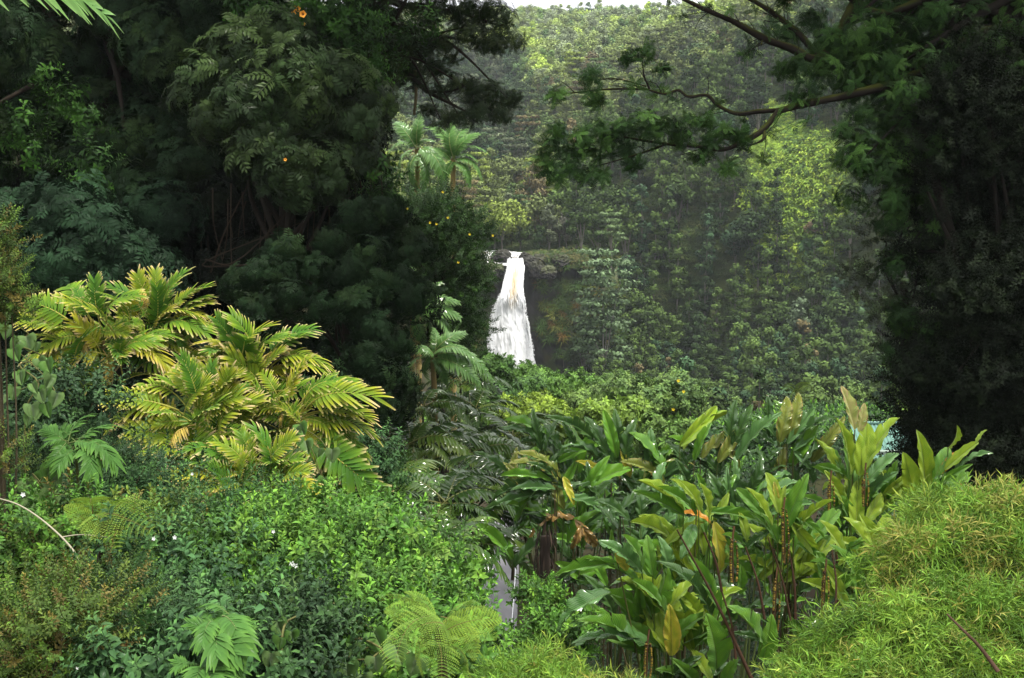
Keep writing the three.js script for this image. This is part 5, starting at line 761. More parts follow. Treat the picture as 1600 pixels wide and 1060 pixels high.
// ---------------------------------------------------------------- shrubs
const BUSHY = [31, 32, 33].map((k) => leafSprig(k, { len: 0.22, n: 16, leaf: 0.2, w: 0.5, el0: -0.5, el1: 0.7, fine: true }));
function shrub(o) {
  const R = rng(o.seed), root = ground(P(o.at[0], o.at[1] + 30, o.at[2])), t = thing(o.name ?? 'leafy_shrub', o.label, o.category ?? 'shrub', root, o.group), cloud = new Cloud(), mb = new MB(), centre = P(o.at[0], o.at[1], o.at[2]);
  if (root.y > centre.y - 0.4) { root.y = centre.y - 0.4; t.position.copy(root); }
  const blobs = [[centre, o.r * 0.92]]; for (let k = 0; k < (o.lobes ?? 7); k++) { const a = R.r(0, 6.28), q = o.r * R.r(0.5, 1.0); blobs.push([centre.clone().add(V(Math.cos(a) * q * (o.wide ?? 1.2), R.r(-0.4, 0.45) * o.r * (o.tall ?? 1), Math.sin(a) * q * 0.8)), o.r * R.r(0.35, 0.62)]); }
  if (centre.y - root.y > o.r) blobs.push([centre.clone().lerp(root, 0.5), o.r * 0.8], [centre.clone().lerp(root, 0.85), o.r * 0.7]);
  for (const [c, r] of blobs) { fillBlob(cloud, R, c, r, r * 0.8, r, Math.round(o.density * (o.s0 ? 1 : 2.9) * r * r) + 5, o.s0 ?? 0.46, o.s1 ?? 0.82, o.tone, o.up ?? 0.5); limb(mb, [root.clone().add(V(R.r(-0.1, 0.1), -0.15, R.r(-0.1, 0.1))), root.clone().lerp(c, 0.6).add(V(R.r(-0.1, 0.1), 0, R.r(-0.1, 0.1))), c], 0.02, 0.006, BARK([0.06, 0.05, 0.03]), 5, 3, 0); }
  cloud.build('foliage', o.sprig, o.mat ?? M.leaf, t); part('stem', mb.geo(), M.bark, t);
  for (const [px, py, c, s, dd] of o.flowers ?? []) { const fb = new MB(), p = P(px, py, o.at[2] - o.r - (dd ?? 0.1)); for (let k = 0; k < 5; k++) { const a = k * 1.257 + px, d = V(Math.cos(a), Math.sin(a), 0.45 + R.r(-0.2, 0.2)), [x, y] = frame(d, V(0, 0, 1)); blade(fb, p, x, y, s, s * 0.75, c, c, 0.2, 0.3); } part('flower', fb.geo(), M.dull, t); }
  return t;
}
const FRESH = tones([[0.06, 0.145, 0.02], [0.08, 0.175, 0.025], [0.045, 0.11, 0.018], [0.11, 0.21, 0.03], [0.04, 0.09, 0.02]], 0.35), COOL = tones([[0.042, 0.1, 0.034], [0.06, 0.13, 0.04], [0.03, 0.072, 0.026]], 0.35), DEEP = tones([[0.028, 0.06, 0.024], [0.035, 0.075, 0.026], [0.022, 0.048, 0.02]], 0.3), WARM = tones([[0.055, 0.1, 0.018], [0.08, 0.115, 0.02], [0.065, 0.12, 0.018], [0.05, 0.085, 0.018], [0.11, 0.09, 0.025]], 0.35);
const WHITE = [0.8, 0.8, 0.78], RED = [0.55, 0.06, 0.04];
for (const o of [
  { at: [40, 1010, 9.6], r: 0.75, sprig: SPRIG.small, tone: WARM, density: 260, label: 'small-leaved shrub with reddish shoots in the bottom left corner', flowers: [[120, 1045, WHITE, 0.014], [77, 1025, WHITE, 0.012]] },
  { at: [180, 990, 10.2], r: 0.72, sprig: SPRIG.small, tone: DEEP, density: 240, label: 'dark small-leaved shrub carrying a red flower cluster', flowers: [[184, 1008, RED, 0.024], [190, 1010, RED, 0.026], [196, 1008, RED, 0.022], [192, 1014, RED, 0.02], [212, 979, WHITE, 0.016]] },
  { at: [320, 920, 11.4], r: 0.85, sprig: SPRIG.broad, tone: COOL, density: 110, label: 'bluish-green shrub in the dark gap left of the fan-leaved plant', flowers: [[240, 842, WHITE, 0.02], [273, 840, WHITE, 0.022]] },
  { at: [470, 900, 12], r: 0.8, sprig: SPRIG.broad, tone: FRESH, density: 130, label: 'bright green shrub with a double white flower, centre of the leafy bank', flowers: [[456, 881, WHITE, 0.028], [462, 884, WHITE, 0.028], [427, 831, WHITE, 0.02]] },
  { at: [570, 900, 12.4], r: 0.75, sprig: SPRIG.broad, tone: FRESH, density: 130, label: 'bright green shrub just left of the path above the fern' },
  { at: [330, 835, 14.5], r: 0.8, sprig: SPRIG.narrow, tone: COOL, density: 90, label: 'feathery bluish-green shrub below the lowest yellow palm', flowers: [[300, 741, WHITE, 0.02]] },
  { at: [460, 835, 14], r: 0.75, sprig: SPRIG.broad, tone: FRESH, density: 100, label: 'leafy shrub at the upper edge of the bank under the yellow palms' },
  { at: [130, 870, 13], r: 0.85, sprig: SPRIG.broad, tone: WARM, density: 100, label: 'yellowish-green shrub under the arching dry stem' },
  { at: [30, 870, 12.6], r: 0.8, sprig: SPRIG.broad, tone: FRESH, density: 100, label: 'green shrub at the left edge below the dry stem', flowers: [[36, 773, WHITE, 0.028]] },
  { at: [560, 990, 10.8], r: 0.7, sprig: SPRIG.broad, tone: FRESH, density: 150, label: 'fresh green shrub left of the tree fern with heart-shaped leaves below it' },
  { at: [430, 1030, 9.6], r: 0.62, sprig: SPRIG.broad, tone: DEEP, density: 150, label: 'dark green shrub at the bottom edge right of the fan-leaved plant' },
  { at: [280, 1060, 9.2], r: 0.6, sprig: SPRIG.oval, tone: COOL, density: 130, label: 'bluish shrub at the bottom edge right of the red flower' },
  { at: [650, 1050, 10], r: 0.55, sprig: SPRIG.broad, tone: FRESH, density: 150, label: 'shrub under the tree fern at the bottom edge' },
  { at: [90, 770, 16], r: 1.0, sprig: SPRIG.small, tone: DEEP, density: 150, label: 'dark shrub with a red bloom left of the curled fern', flowers: [[158, 716, RED, 0.04], [164, 713, RED, 0.035]] },
  { at: [165, 735, 17.5], r: 0.85, sprig: SPRIG.broad, tone: DEEP, density: 70, label: 'dark green shrub under the left-hand yellow palm' },
  { at: [40, 660, 17], r: 1.0, sprig: SPRIG.oval, tone: DEEP, density: 60, label: 'dark leafy shrub at the left edge under the climbing vine' },
  { at: [225, 805, 16], r: 0.7, sprig: SPRIG.broad, tone: COOL, density: 90, label: 'cool green shrub at the foot of the wide-spread yellow palm' },
  { at: [540, 840, 15], r: 0.6, sprig: SPRIG.broad, tone: FRESH, density: 110, label: 'shrub with light new leaves right of the yellow palms' },
  { at: [620, 915, 13.5], r: 0.5, sprig: SPRIG.broad, tone: FRESH, density: 130, label: 'small shrub leaning toward the path above the fern' },
  { at: [880, 990, 14], r: 0.36, sprig: SPRIG.broad, tone: FRESH, density: 160, label: 'small fresh shrub at the right edge of the path' },
  { at: [838, 930, 17], r: 0.2, sprig: SPRIG.broad, tone: FRESH, density: 160, label: 'whorled-leaved sapling against the path, left of the dead banana trunk' },
  { at: [735, 1035, 11.5], r: 0.34, sprig: SPRIG.broad, tone: FRESH, density: 150, label: 'green shrub between the tree fern and the lower bamboo' },
  { at: [560, 720, 26], r: 0.8, sprig: SPRIG.oval, tone: COOL, density: 60, label: 'pale-speckled shrub between the yellow palms and the dark hollow' },
  { at: [555, 590, 29], r: 0.9, sprig: SPRIG.oval, tone: COOL, density: 45, label: 'glossy shrub in the dark behind the right-hand palm', mat: M.shiny },
]) shrub({ seed: 900 + o.at[0] * 7 + o.at[1],  group: 'shrubs of the left bank and path side', ...o });
// pale shrubs of the middle distance, below the waterfall
for (const o of [
  { at: [1010, 628, 62], r: 1.84, tone: tones([[0.09, 0.15, 0.045], [0.12, 0.18, 0.055], [0.07, 0.12, 0.04]], 0.3), label: 'tall pale shrub with tiny yellow flowers right of the falls foot', flowers: [[1060, 595, [0.75, 0.6, 0.04], 0.1], [1068, 612, [0.75, 0.6, 0.04], 0.1], [1052, 640, [0.75, 0.6, 0.04], 0.1]] },
  { at: [920, 638, 68], r: 1.52, tone: tones([[0.085, 0.14, 0.035], [0.11, 0.17, 0.045]], 0.3), label: 'rounded pale green shrub below the cliff' },
  { at: [860, 616, 76], r: 1.76, tone: tones([[0.07, 0.14, 0.03], [0.09, 0.17, 0.035]], 0.3), label: 'fresh green shrub right of the waterfall foot' },
  { at: [800, 616, 72], r: 1.20, tone: tones([[0.05, 0.1, 0.03], [0.06, 0.12, 0.03]], 0.3), label: 'darker shrub in front of the waterfall foot' },
  { at: [762, 580, 70], r: 1.1, tone: tones([[0.04, 0.085, 0.02], [0.055, 0.11, 0.024]], 0.3), label: 'dark green shrub hiding the lower left edge of the waterfall' },
  { at: [822, 590, 78], r: 1.0, tone: tones([[0.06, 0.12, 0.025], [0.08, 0.15, 0.03]], 0.3), label: 'small shrub standing right in front of the foot of the waterfall' },
  { at: [960, 616, 80], r: 1.60, tone: tones([[0.08, 0.14, 0.04], [0.06, 0.1, 0.03]], 0.3), label: 'shrub between the two pale shrubs under the cliff' },
  { at: [870, 666, 56], r: 1.28, tone: tones([[0.15, 0.22, 0.03], [0.19, 0.26, 0.035], [0.11, 0.17, 0.03]], 0.3), label: 'bright yellow-green creeper mound in front of the falls' },
  { at: [820, 644, 60], r: 1.04, tone: tones([[0.14, 0.2, 0.03], [0.17, 0.24, 0.03]], 0.3), label: 'bright creeper mound left of the yellow-green one' },
  { at: [950, 664, 52], r: 1.20, tone: tones([[0.1, 0.16, 0.03], [0.13, 0.2, 0.035]], 0.3), label: 'low light green shrub above the dark rosette plant' },
  { at: [1050, 688, 50], r: 1.12, tone: tones([[0.07, 0.13, 0.03], [0.09, 0.15, 0.035]], 0.3), label: 'green shrub with a dark vine-clad stem under the tall pale shrub' },
  { at: [760, 622, 62], r: 1.04, tone: tones([[0.06, 0.12, 0.035], [0.045, 0.09, 0.03]], 0.3), label: 'green shrub left of the waterfall foot by the feather palms' },
  { at: [1150, 708, 48], r: 1.20, tone: DEEP, label: 'dark shrub behind the slanting blades' }, { at: [1260, 718, 46], r: 1.12, tone: DEEP, label: 'dark shrub behind the olive blades' },
  { at: [1400, 745, 36], r: 0.45, tone: tones([[0.05, 0.09, 0.035], [0.07, 0.12, 0.05]], 0.3), label: 'lacy green shrub in front of the turquoise roof' }, { at: [1500, 738, 40], r: 1.12, tone: DEEP, label: 'dark shrub right of the turquoise roof' },
]) shrub({ seed: 1200 + o.at[0], name: 'pale_shrub', group: 'shrubs of the middle distance', sprig: BUSHY, density: 42, s0: 0.8, s1: 1.5, lobes: 16, up: 0.2, mat: M.leaf, ...o });
// ---------------------------------------------------------------- ferns, fan-leaved plants, vines
const FERN = [[[0.15, 0.25, 0.03], [0.21, 0.3, 0.04]], [[0.1, 0.19, 0.025], [0.16, 0.25, 0.03]]].flatMap(([c0, c1], k) => [0, 1].map((v) => fernGeo(1300 + k * 2 + v, { arch: 0.3 + 0.15 * v, droop: 0.35, c0, c1, rib: [0.12, 0.1, 0.03] })));
palm({ seed: 1310, name: 'tree_fern', label: 'light green tree fern spreading its fronds left of the path', heart: [688, 982, 8.9], tips: [[600, 930], [606, 948], [776, 962], [770, 990], [612, 966], [622, 992], [652, 1050], [735, 1048], [692, 1062], [750, 945], [745, 1025], [610, 1030], [640, 922]], pick: (k, R) => R.pick(FERN), mat: M.thin, r: 0.05, stem: [0.05, 0.035, 0.025], face: 0.25 }).userData.category = 'fern';
palm({ seed: 1311, name: 'tree_fern', label: 'curled yellowish fern among the shrubs near the left edge', heart: [158, 822, 11.6], tips: [[106, 790], [237, 800], [222, 818], [128, 835], [140, 780], [200, 790], [110, 815], [180, 850]], pick: (k, R) => R.pick(FERN), mat: M.thin, r: 0.04, stem: [0.05, 0.035, 0.025], face: 0.3 }).userData.category = 'fern';
palm({ seed: 1312, name: 'tree_fern', label: 'small dark tree fern above the right end of the broad blades', heart: [1245, 612, 30], tips: [[1222, 606], [1268, 606], [1235, 625], [1258, 625], [1230, 598], [1262, 598]], pick: (k, R) => R.pick(FERN), mat: M.thin, r: 0.04, stem: [0.05, 0.035, 0.025], face: 0.3 }).userData.category = 'fern';
palm({ seed: 1313, name: 'tree_fern', label: 'lacy tree fern standing before the dark slope right of the turquoise roof', heart: [1432, 640, 36], tips: [[1400, 636], [1466, 640], [1410, 655], [1455, 658], [1415, 622], [1448, 622], [1432, 662]], pick: (k, R) => R.pick(FERN), mat: M.thin, r: 0.05, stem: [0.05, 0.035, 0.025], face: 0.3 }).userData.category = 'fern';
const FAN = [0, 1].map((v) => frondGeo(1320 + v, { pairs: 11, arch: 0.2, hook: 0.12, t0: 0.25, sweep0: 0.5, sweep1: 1.15, leaflet: 0.38, width: 0.095, lift: 0.05, droop: 0.35, blunt: 0.1, c0: [0.04, 0.105, 0.018], c1: [0.065, 0.15, 0.022], rib: [0.1, 0.14, 0.04], taper: [0.8, 2.5] }));
const LFAN = [0, 1].map((v) => frondGeo(1330 + v, { pairs: 8, arch: 0.15, hook: 0.08, t0: 0.2, sweep0: 0.5, sweep1: 1.1, leaflet: 0.38, width: 0.17, lift: 0.1, droop: 0.15, blunt: 0.15, c0: [0.1, 0.19, 0.035], c1: [0.17, 0.27, 0.05], rib: [0.16, 0.2, 0.06], taper: [0.8, 2.5] }));
const ring = (x, y, s, n, R, sq = 0.7) => Array.from({ length: n }, (_, k) => { const a = k / n * 6.283 + R.r(-0.25, 0.25), q = s * R.r(0.75, 1.2); return [x + Math.cos(a) * q, y - Math.sin(a) * q * sq - s * 0.1, 0, Math.sin(a) * 0.35 - 0.15]; });
{
  const R = rng(1340), fan = (seed, x, y, d, s, n, fam, label) => { palm({ seed, name: 'fan_leaved_plant', label, heart: [x, y, d], tips: ring(x, y, s, n, R), pick: (k, q) => q.pick(fam), mat: M.leaf, r: 0.025, stem: [0.08, 0.09, 0.03], face: 0.6, group: 'plants with fanned compound leaves' }).userData.category = 'plant'; };
  fan(1341, 345, 980, 8.5, 48, 10, FAN, 'mid-green plant with fanned compound leaves at the bottom left of centre');
  fan(1342, 325, 1040, 8.3, 46, 9, FAN, 'second tier of fanned compound leaves at the bottom edge');
  fan(1343, 610, 835, 12.6, 52, 10, LFAN, 'pale lime cut-leaved plant left of the dark hollow');
  fan(1344, 650, 870, 12.2, 44, 9, LFAN, 'pale lime cut-leaved plant nearest the path');
  fan(1345, 560, 800, 13.6, 42, 8, FAN, 'fan-leaved plant right below the yellow palms');
  fan(1346, 118, 700, 15, 62, 10, FAN, 'dark lacy plant with fanned leaves under the left-hand palm');
  fan(1347, 605, 800, 13.2, 36, 7, FAN, 'fan-leaved plant at the rim of the dark hollow');
}
const heartGeo = (seed, c0, c1) => { const R = rng(seed), mb = new MB(), rib = mb.v(V(0, 0, 0), mul(c1, 1.3)), out = [[-0.12, 0.2], [-0.16, 0.42], [0.05, 0.55], [0.35, 0.5], [0.65, 0.32], [0.88, 0.12], [1, 0]], mid = out.map(([x], k) => mb.v(V(Math.max(0.02, x), 0.02 * Math.sin(x * 3) - 0.12 * x * x, 0), c1)); for (const s of [-1, 1]) { const e = out.map(([x, z], k) => mb.v(V(x, 0.12 * Math.abs(z) - 0.12 * x * x + R.r(-0.02, 0.02), z * s), mul(c0, R.r(0.85, 1.15)))); mb.f(rib, e[0], e[1]); mb.f(rib, e[1], e[2]); mb.f(rib, e[2], mid[2]); for (let k = 2; k < 6; k++) mb.f(mid[k], e[k], e[k + 1], mid[k + 1]); } return mb.geo(); };
const HEARTS = [heartGeo(1, [0.05, 0.12, 0.022], [0.075, 0.15, 0.03]), heartGeo(2, [0.08, 0.14, 0.04], [0.11, 0.18, 0.06]), heartGeo(3, [0.07, 0.14, 0.035], [0.1, 0.17, 0.05])];
function vine(seed, label, pts, size, dz) { // heart leaves hanging on a climbing stem: each leaf a part
  const R = rng(seed), w = pts.map(([x, y, d]) => P(x, y, d)), root = ground(w[0].clone()); const t = thing('heart_leaf_vine', label, 'vine', root, 'vines with heart-shaped leaves'), mb = new MB();
  if (root.y > w[0].y - 0.2) { root.y = w[0].y - 0.2; t.position.copy(root); }
  limb(mb, [root, ...w], 0.012, 0.005, BARK([0.08, 0.08, 0.03]), 4, 4, 0); part('stem', mb.geo(), M.bark, t);
  for (const p of w) for (let k = 0; k < 2; k++) { const a = p.clone().add(V(R.r(-0.12, 0.12), R.r(-0.08, 0.1), R.r(0, 0.15) + (dz ?? 0))), b = a.clone().add(V(R.r(-0.6, 0.6), -1, R.r(0, 0.5)).normalize().multiplyScalar(size * R.r(0.75, 1.2))); reach('leaf', R.pick(HEARTS), M.leaf, t, a, b, V(R.r(-0.4, 0.4), 0.4, 1), R.r(0.85, 1.1)); }
}
vine(1401, 'vine with large heart leaves climbing the left edge below the fern-covered trunk', [[40, 640, 15.2], [60, 600, 15.2], [30, 570, 15.4], [70, 560, 15.6], [20, 540, 15.4], [85, 610, 15.4], [60, 640, 15.2], [75, 590, 15.2], [25, 610, 15.2], [50, 530, 15.6], [10, 500, 15.6]], 0.18);
vine(1402, 'vine with yellowing heart leaves hanging at the right side of the yellow palms', [[470, 720, 22.3], [480, 690, 22.3], [500, 740, 22.2], [470, 670, 22.4], [510, 700, 22.3], [490, 760, 22.2], [455, 700, 22.3], [520, 760, 22.2]], 0.22);
vine(1403, 'vine with pale heart leaves at the bottom edge left of the fern', [[550, 1000, 9.6], [600, 1020, 9.5], [570, 1040, 9.4], [610, 1000, 9.7], [540, 1030, 9.5], [640, 1020, 9.4], [480, 930, 10.6], [470, 905, 10.8]], 0.16);
vine(1404, 'vine with heart leaves beside the red bloom under the left palm', [[60, 760, 14.8], [75, 780, 14.7], [50, 740, 14.9], [85, 790, 14.6], [40, 790, 14.6], [70, 740, 14.8]], 0.22);
vine(1405, 'vine with heart leaves right of the fan-leaved plant', [[440, 1000, 9.0], [450, 970, 9.2], [520, 950, 10], [500, 905, 10.9], [460, 925, 10.6]], 0.13);
shrub({ seed: 1410, name: 'ivy_clad_trunk', label: 'leafy mossy growth on a trunk cut off by the left edge', category: 'climbing plant', at: [-25, 430, 14], r: 0.55, sprig: SPRIG.small, tone: WARM, density: 200, lobes: 10, tall: 2.2, wide: 0.6 });
{ // dry stems arching over the left bank
  const t = thing('dry_stem', 'pale dry stem arching over the shrubs at the left edge', 'stem', ground(P(150, 950, 11.2))), mb = new MB(), c = BARK([0.24, 0.22, 0.16], 0.2);
  limb(mb, [P(142, 985, 10.6), P(140, 925, 10.8), P(120, 870, 11), P(80, 825, 11.3), P(30, 790, 11.6), P(-10, 777, 11.8)], 0.012, 0.006, c, 5, 6, 0); limb(mb, [P(95, 840, 11.2), P(125, 836, 11.2), P(168, 840, 11.1)], 0.007, 0.004, c, 4, 5, 0); limb(mb, [P(137, 985, 10.6), P(136, 940, 10.6), P(136, 915, 10.7)], 0.012, 0.008, c, 5, 3, 0);
  part('stem', mb.geo(), M.bark, t);
  const u = thing('bare_sapling', 'thin bare sapling standing before the dark hollow left of the path', 'sapling', ground(P(655, 900, 13.5))), nb = new MB();
  limb(nb, [P(648, 905, 13.4), P(655, 850, 13.5), P(668, 790, 13.6), P(672, 740, 13.7)], 0.01, 0.004, BARK([0.09, 0.11, 0.05]), 5, 6, 0); limb(nb, [P(600, 890, 12.4), P(640, 870, 12.6), P(690, 868, 13)], 0.01, 0.005, BARK([0.15, 0.12, 0.07]), 4, 5, 0); part('stem', nb.geo(), M.bark, u);
  const cl = new Cloud(), R = rng(1420); for (let k = 0; k < 9; k++) cl.add(P(672 - k * 2.2, 740 + k * 16, 13.6), V(R.r(-1, 1), 0.3, R.r(-0.3, 1)), R.r(0, 6), 0.55, mul([0.07, 0.13, 0.035], R.r(0.8, 1.3))); cl.build('foliage', SPRIG.broad[0], M.leaf, u);
}
// ---------------------------------------------------------------- bamboo
{
  const sprigs = [0, 1, 2].map((v) => { const R = rng(1500 + v), mb = new MB(); limb(mb, [V(0, 0, 0), V(0.01, 0.16, 0), V(0, 0.3, 0.01)], 0.0028, 0.001, () => [1.0, 0.85, 0.5], 3, 1, 0); for (let k = 0; k < 13; k++) { const q = k / 12, a = k * 2.6 + R.r(-0.5, 0.5), el = lerp(-0.05, 1.1, q) + R.r(-0.3, 0.3), [x, y] = frame(V(Math.cos(a) * Math.cos(el), Math.sin(el), Math.sin(a) * Math.cos(el))), L = 0.15 * R.r(0.7, 1.2), c = mul(mix([1.1, 0.95, 0.8], [0.95, 1.02, 1], R()), R.r(0.8, 1.25)); blade(mb, V(0, 0.3 * lerp(0.15, 1, q), 0), x, y, L, L * R.r(0.07, 0.11), c, mul(c, 1.05), 0.3, 0.3); } return mb.geo(); });
  const lime0 = tones([[0.15, 0.26, 0.03], [0.18, 0.29, 0.035], [0.12, 0.22, 0.025], [0.2, 0.26, 0.04], [0.08, 0.15, 0.02], [0.16, 0.26, 0.03], [0.13, 0.23, 0.026], [0.1, 0.19, 0.022], [0.24, 0.23, 0.05]], 0.25);
  const lime = (q) => { const k = lime0(q); return [k[0] * 0.8, k[1] * 0.88, k[2] * 0.95]; };
  const clump = (seed, label, root, masses, culms) => {
    const R = rng(seed), base = ground(P(...root)), t = thing('bamboo_clump', label, 'bamboo', base), cloud = new Cloud(), mb = new MB();
    for (let [px, py, d, rx, ry] of masses) { const big = label.includes('filling'), c = P(px + (big ? 14 + 34 * smooth(1480, 1330, px) : 22), py + (big ? 34 : 52), d); rx *= 0.86; ry *= 0.9; fillBlob(cloud, R, c, rx * 0.85, ry * 0.85, rx * 0.7, Math.round(2300 * rx * (ry + rx) * 0.5) + 16, 0.32, 0.55, lime, 0.25, -0.9);
      for (let k = 0, n = Math.round(26 * (rx / 0.3)) + 8; k < n; k++) { // arching sprays
        const an = R.r(-0.3, 3.5), q = V(Math.cos(an), Math.abs(Math.sin(an)) * 0.75 + 0.15, R.r(-0.2, 0.9)).normalize(), L = R.r(0.16, 0.3), o0 = c.clone().add(V(R.r(-0.5, 0.5) * rx, R.r(-0.3, 0.5) * ry, R.r(-0.3, 0.3) * rx)), tn = lime(R), pts = [];
        for (let m = 0; m <= 7; m++) { const t = m / 7, p = o0.clone().addScaledVector(q, L * t).add(V(0, -0.55 * L * t * t, 0)); pts.push(p); const tg = q.clone().add(V(0, -1.1 * t, 0)); if (m > 1) for (let z = 0; z < 2; z++) cloud.add(p, tg.clone().add(V(R.r(-0.5, 0.5), R.r(-0.4, 0.4), R.r(-0.5, 0.5))), R.r(0, 6.28), R.r(0.36, 0.58), mul(tn, R.r(0.85, 1.2))); }
        limb(mb, [pts[0], pts[3], pts[7]], 0.0028, 0.001, () => [0.2, 0.17, 0.05], 3, 2, 0);
      } const s = base.clone().add(V(R.r(-0.3, 0.3), 0, R.r(-0.2, 0.2))); limb(mb, [s, s.clone().lerp(c, 0.55).add(V(0, 0.5, 0)), c.clone().add(V(0, ry * 0.5, 0)), c.clone().add(V(-rx * 0.8, 0, 0.1))], 0.014, 0.003, BARK([0.22, 0.2, 0.06], 0.2), 6, 5, 0); }
    for (const pts of culms) limb(mb, pts.map((p) => P(...p)), 0.012, 0.005, BARK([0.05, 0.03, 0.02]), 5, 5, 0);
    cloud.build('foliage', sprigs, M.thin, t); part('culm', mb.geo(), M.bark, t);
  };
  clump(1510, 'feathery lime-green bamboo filling the bottom right corner', [1640, 1200, 7.5], [[1560, 790, 7.4, 0.3, 0.14], [1500, 770, 7.5, 0.22, 0.09], [1440, 785, 7.4, 0.2, 0.09], [1590, 760, 7.5, 0.16, 0.07], [1425, 820, 7.2, 0.18, 0.06], [1500, 815, 7.3, 0.24, 0.06], [1580, 815, 7.3, 0.24, 0.07], [1390, 835, 7.2, 0.1, 0.04], [1650, 800, 7.3, 0.3, 0.2],
    [1440, 910, 7, 0.3, 0.13], [1370, 925, 6.9, 0.26, 0.1], [1520, 920, 6.9, 0.32, 0.16], [1600, 940, 6.9, 0.34, 0.18], [1310, 960, 6.8, 0.22, 0.08], [1265, 975, 6.8, 0.12, 0.05], [1400, 980, 6.7, 0.32, 0.13], [1490, 1000, 6.7, 0.34, 0.16], [1590, 1020, 6.7, 0.34, 0.18], [1310, 1030, 6.6, 0.3, 0.11], [1240, 1052, 6.6, 0.22, 0.07], [1190, 1062, 6.6, 0.14, 0.05], [1400, 1060, 6.5, 0.32, 0.14], [1500, 1080, 6.5, 0.32, 0.16], [1600, 1090, 6.5, 0.34, 0.2], [1680, 980, 6.8, 0.4, 0.3]], [[[1560, 1050, 6.25], [1530, 1010, 6.3], [1505, 985, 6.35], [1480, 960, 6.45]]]);
  clump(1511, 'low lime-green bamboo at the bottom edge in front of the ginger', [880, 1180, 8], [[790, 1010, 7.9, 0.16, 0.07], [830, 1005, 7.8, 0.16, 0.08], [780, 1040, 7.6, 0.18, 0.08], [850, 1040, 7.6, 0.22, 0.1], [910, 1045, 7.6, 0.18, 0.07], [950, 1050, 7.6, 0.14, 0.05], [880, 1070, 7.4, 0.26, 0.1], [770, 1080, 7.4, 0.24, 0.1], [975, 1075, 7.4, 0.18, 0.07]], []);
}
// ---------------------------------------------------------------- path, handrail, shed, dead trunk, low ground cover
{
  const mb = new MB(), line = [[0.0, 47], [-0.25, 43], [-0.32, 40], [-0.36, 36], [-0.42, 33], [-0.5, 30], [-0.62, 27], [-0.8, 24]], yy = EYE - 12.12, n = 60, w = 0.56;
  const at = (t) => { const f = t * (line.length - 1), i = Math.min(line.length - 2, Math.floor(f)); return [lerp(line[i][0], line[i + 1][0], f - i), lerp(line[i][1], line[i + 1][1], f - i)]; };
  let prev = null;
  for (let k = 0; k <= n; k++) { const [x, D] = at(k / n), row = []; for (let j = 0; j <= 8; j++) { const s = j / 8 * 2 - 1, g = fbm(x * 3 + s * 2, D * 1.3, 4, 4), c = mul([0.17, 0.167, 0.18], 1 + 0.7 * g); row.push(mb.v(V(x + s * w, yy + 0.012 * g, -D), c)); } const a = mb.v(V(x - w, yy - 0.5, -D), [0.2, 0.19, 0.2]), b = mb.v(V(x + w, yy - 0.5, -D), [0.2, 0.19, 0.2]); row.unshift(a); row.push(b); if (prev) for (let j = 0; j < row.length - 1; j++) mb.f(prev[j], prev[j + 1], row[j + 1], row[j]); prev = row; }
  structure('path', mb.geo(), new THREE.MeshStandardMaterial({ vertexColors: true, roughness: 0.85, side: THREE.DoubleSide }));
  const t = thing('handrail', 'thin pale handrail along the right edge of the grey path', 'handrail', V(at(0.5)[0] + w, yy, -at(0.5)[1])), white = new THREE.MeshStandardMaterial({ color: new THREE.Color(0.6, 0.6, 0.62), roughness: 0.45, metalness: 0.3 }), pts = [];
  for (let k = 0; k <= 8; k++) { const [x, D] = at(0.12 + k / 8 * 0.7); pts.push(V(x + w - 0.06, yy + 0.92, -D)); }
  part('rail', new THREE.TubeGeometry(new THREE.CatmullRomCurve3(pts), 40, 0.022, 8), white, t); 
  for (let k = 0; k <= 8; k += 2) { const g = new THREE.CylinderGeometry(0.02, 0.022, 0.92, 10); g.translate(pts[k].x, pts[k].y - 0.46, pts[k].z); part('post', g, white, t); }
}
{ // turquoise roof of a small shed among the plants
  const c = P(1388, 688, 38), base = ground(c), t = thing('shed', 'small shed with a turquoise corrugated roof half hidden by plants', 'shed', base), roof = new MB(), W = 2.0, L = 1.4, tq = [0.1, 0.19, 0.16];
  const n = 72; let prev = null; for (let k = 0; k <= n; k++) { const x = -W / 2 + W * k / n, z = 0.025 * Math.cos(k / n * 2 * Math.PI * 18), row = [0, 1].map((q) => roof.v(V(c.x + x, c.y + 0.36 - q * 0.75 + z, c.z - 0.6 + q * L), mul(tq, 1 + 0.12 * fbm(x * 2, q * 2, 1, 3)))); if (prev) roof.f(prev[0], prev[1], row[1], row[0]); prev = row; }
  const rm = new THREE.MeshPhysicalMaterial({ vertexColors: true, specularIntensity: 0.3, roughness: 0.85, side: THREE.DoubleSide }), sheet = part('roof', roof.geo(), rm, t);
  const ridge = new THREE.CylinderGeometry(0.05, 0.05, W, 10); ridge.rotateZ(Math.PI / 2); ridge.translate(c.x, c.y + 0.4, c.z - 0.6); part('ridge_cap', ridge, new THREE.MeshStandardMaterial({ color: new THREE.Color(0.1, 0.2, 0.17), roughness: 0.8 }), t);
  const wall = new THREE.BoxGeometry(W - 0.3, c.y - base.y + 0.25, L - 0.3, 6, 4, 1); wall.translate(c.x, (c.y - 0.35 + base.y - 0.2) / 2 - 0.05, c.z - 0.6 + L / 2); part('wall', wall, new THREE.MeshStandardMaterial({ color: new THREE.Color(0.16, 0.2, 0.17), roughness: 0.9 }), t);
}
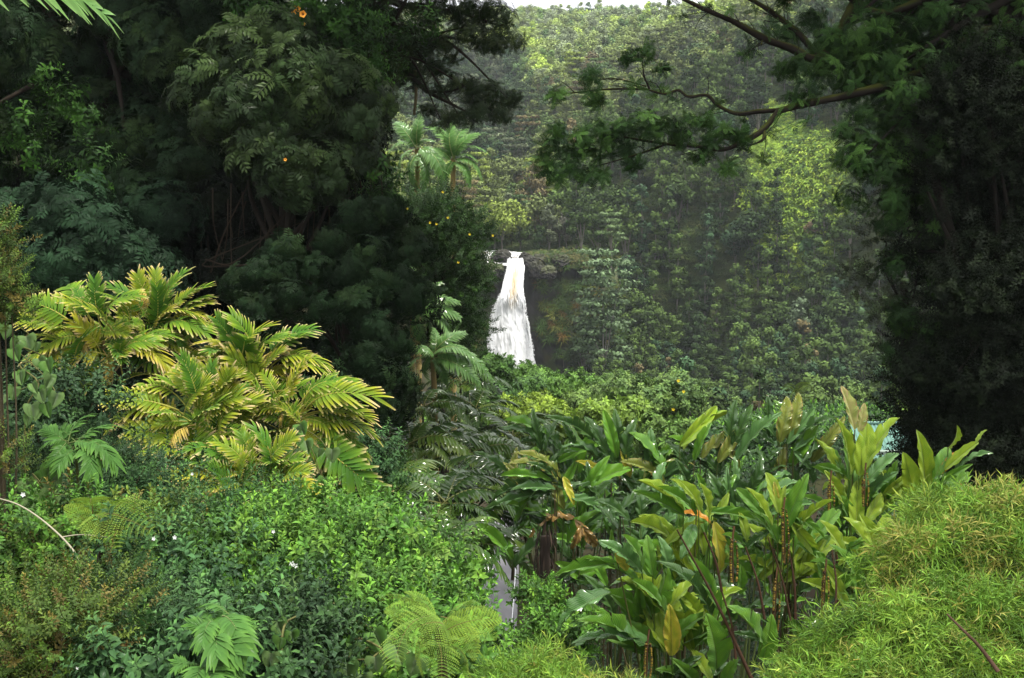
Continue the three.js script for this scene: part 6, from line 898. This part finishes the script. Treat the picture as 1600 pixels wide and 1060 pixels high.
{ // shaggy dead trunk beside the path
  const a = ground(P(850, 940, 21)), t = thing('shaggy_trunk', 'shaggy dark trunk hung with dead leaf strips right of the path', 'trunk', a), mb = new MB(), fr = new MB(), R = rng(1600), b = P(852, 838, 21);
  limb(mb, [a, a.clone().lerp(b, 0.5), b], 0.11, 0.09, BARK([0.02, 0.015, 0.012]), 9, 6, 0.2); part('trunk', mb.geo(), M.bark, t);
  for (let k = 0; k < 420; k++) { const p = a.clone().lerp(b, R.r(0.15, 1.06)), an = R.r(0, 6.28), o = p.add(V(Math.cos(an) * 0.12, 0, Math.sin(an) * 0.12)), [x, y] = frame(V(Math.cos(an) * 0.3, -1, Math.sin(an) * 0.3), V(Math.cos(an), 0.2, Math.sin(an))); const c = mul(R.pick([[0.025, 0.018, 0.014], [0.015, 0.011, 0.009], [0.05, 0.035, 0.025]]), R.r(0.7, 1.2)); blade(fr, o, x, y, R.r(0.2, 0.45), 0.03, c, c, 0.2, 0.2); }
  part('dead_leaf_fringe', fr.geo(), M.dull, t, true);
}
{ // low leafy cover on the near slopes and in the hollow
  const R = rng(1700), cover = new Cloud(), under = new Cloud();
  for (let k = 0; k < 14000; k++) {
    const D = 5 + 62 * Math.pow(R(), 0.7), x = R.r(-1, 1) * (D * 0.45 + 2); if (D > 23 && D < 48 && Math.abs(x + 0.4) < 1.0) continue;
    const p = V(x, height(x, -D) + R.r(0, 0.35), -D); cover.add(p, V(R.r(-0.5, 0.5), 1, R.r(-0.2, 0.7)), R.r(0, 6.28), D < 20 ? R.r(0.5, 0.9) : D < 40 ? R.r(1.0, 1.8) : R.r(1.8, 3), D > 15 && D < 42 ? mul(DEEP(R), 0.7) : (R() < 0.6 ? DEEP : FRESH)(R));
  }
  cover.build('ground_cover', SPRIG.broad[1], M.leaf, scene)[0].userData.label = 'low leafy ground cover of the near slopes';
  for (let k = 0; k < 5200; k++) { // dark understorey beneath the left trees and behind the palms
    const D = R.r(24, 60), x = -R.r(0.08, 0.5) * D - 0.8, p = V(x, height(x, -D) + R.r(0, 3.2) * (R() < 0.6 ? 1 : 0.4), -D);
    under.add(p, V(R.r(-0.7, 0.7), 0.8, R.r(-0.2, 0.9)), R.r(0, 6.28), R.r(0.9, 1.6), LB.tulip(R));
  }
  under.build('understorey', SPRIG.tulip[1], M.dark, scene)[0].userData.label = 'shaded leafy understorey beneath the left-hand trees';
}
renderer.render(scene, camera);
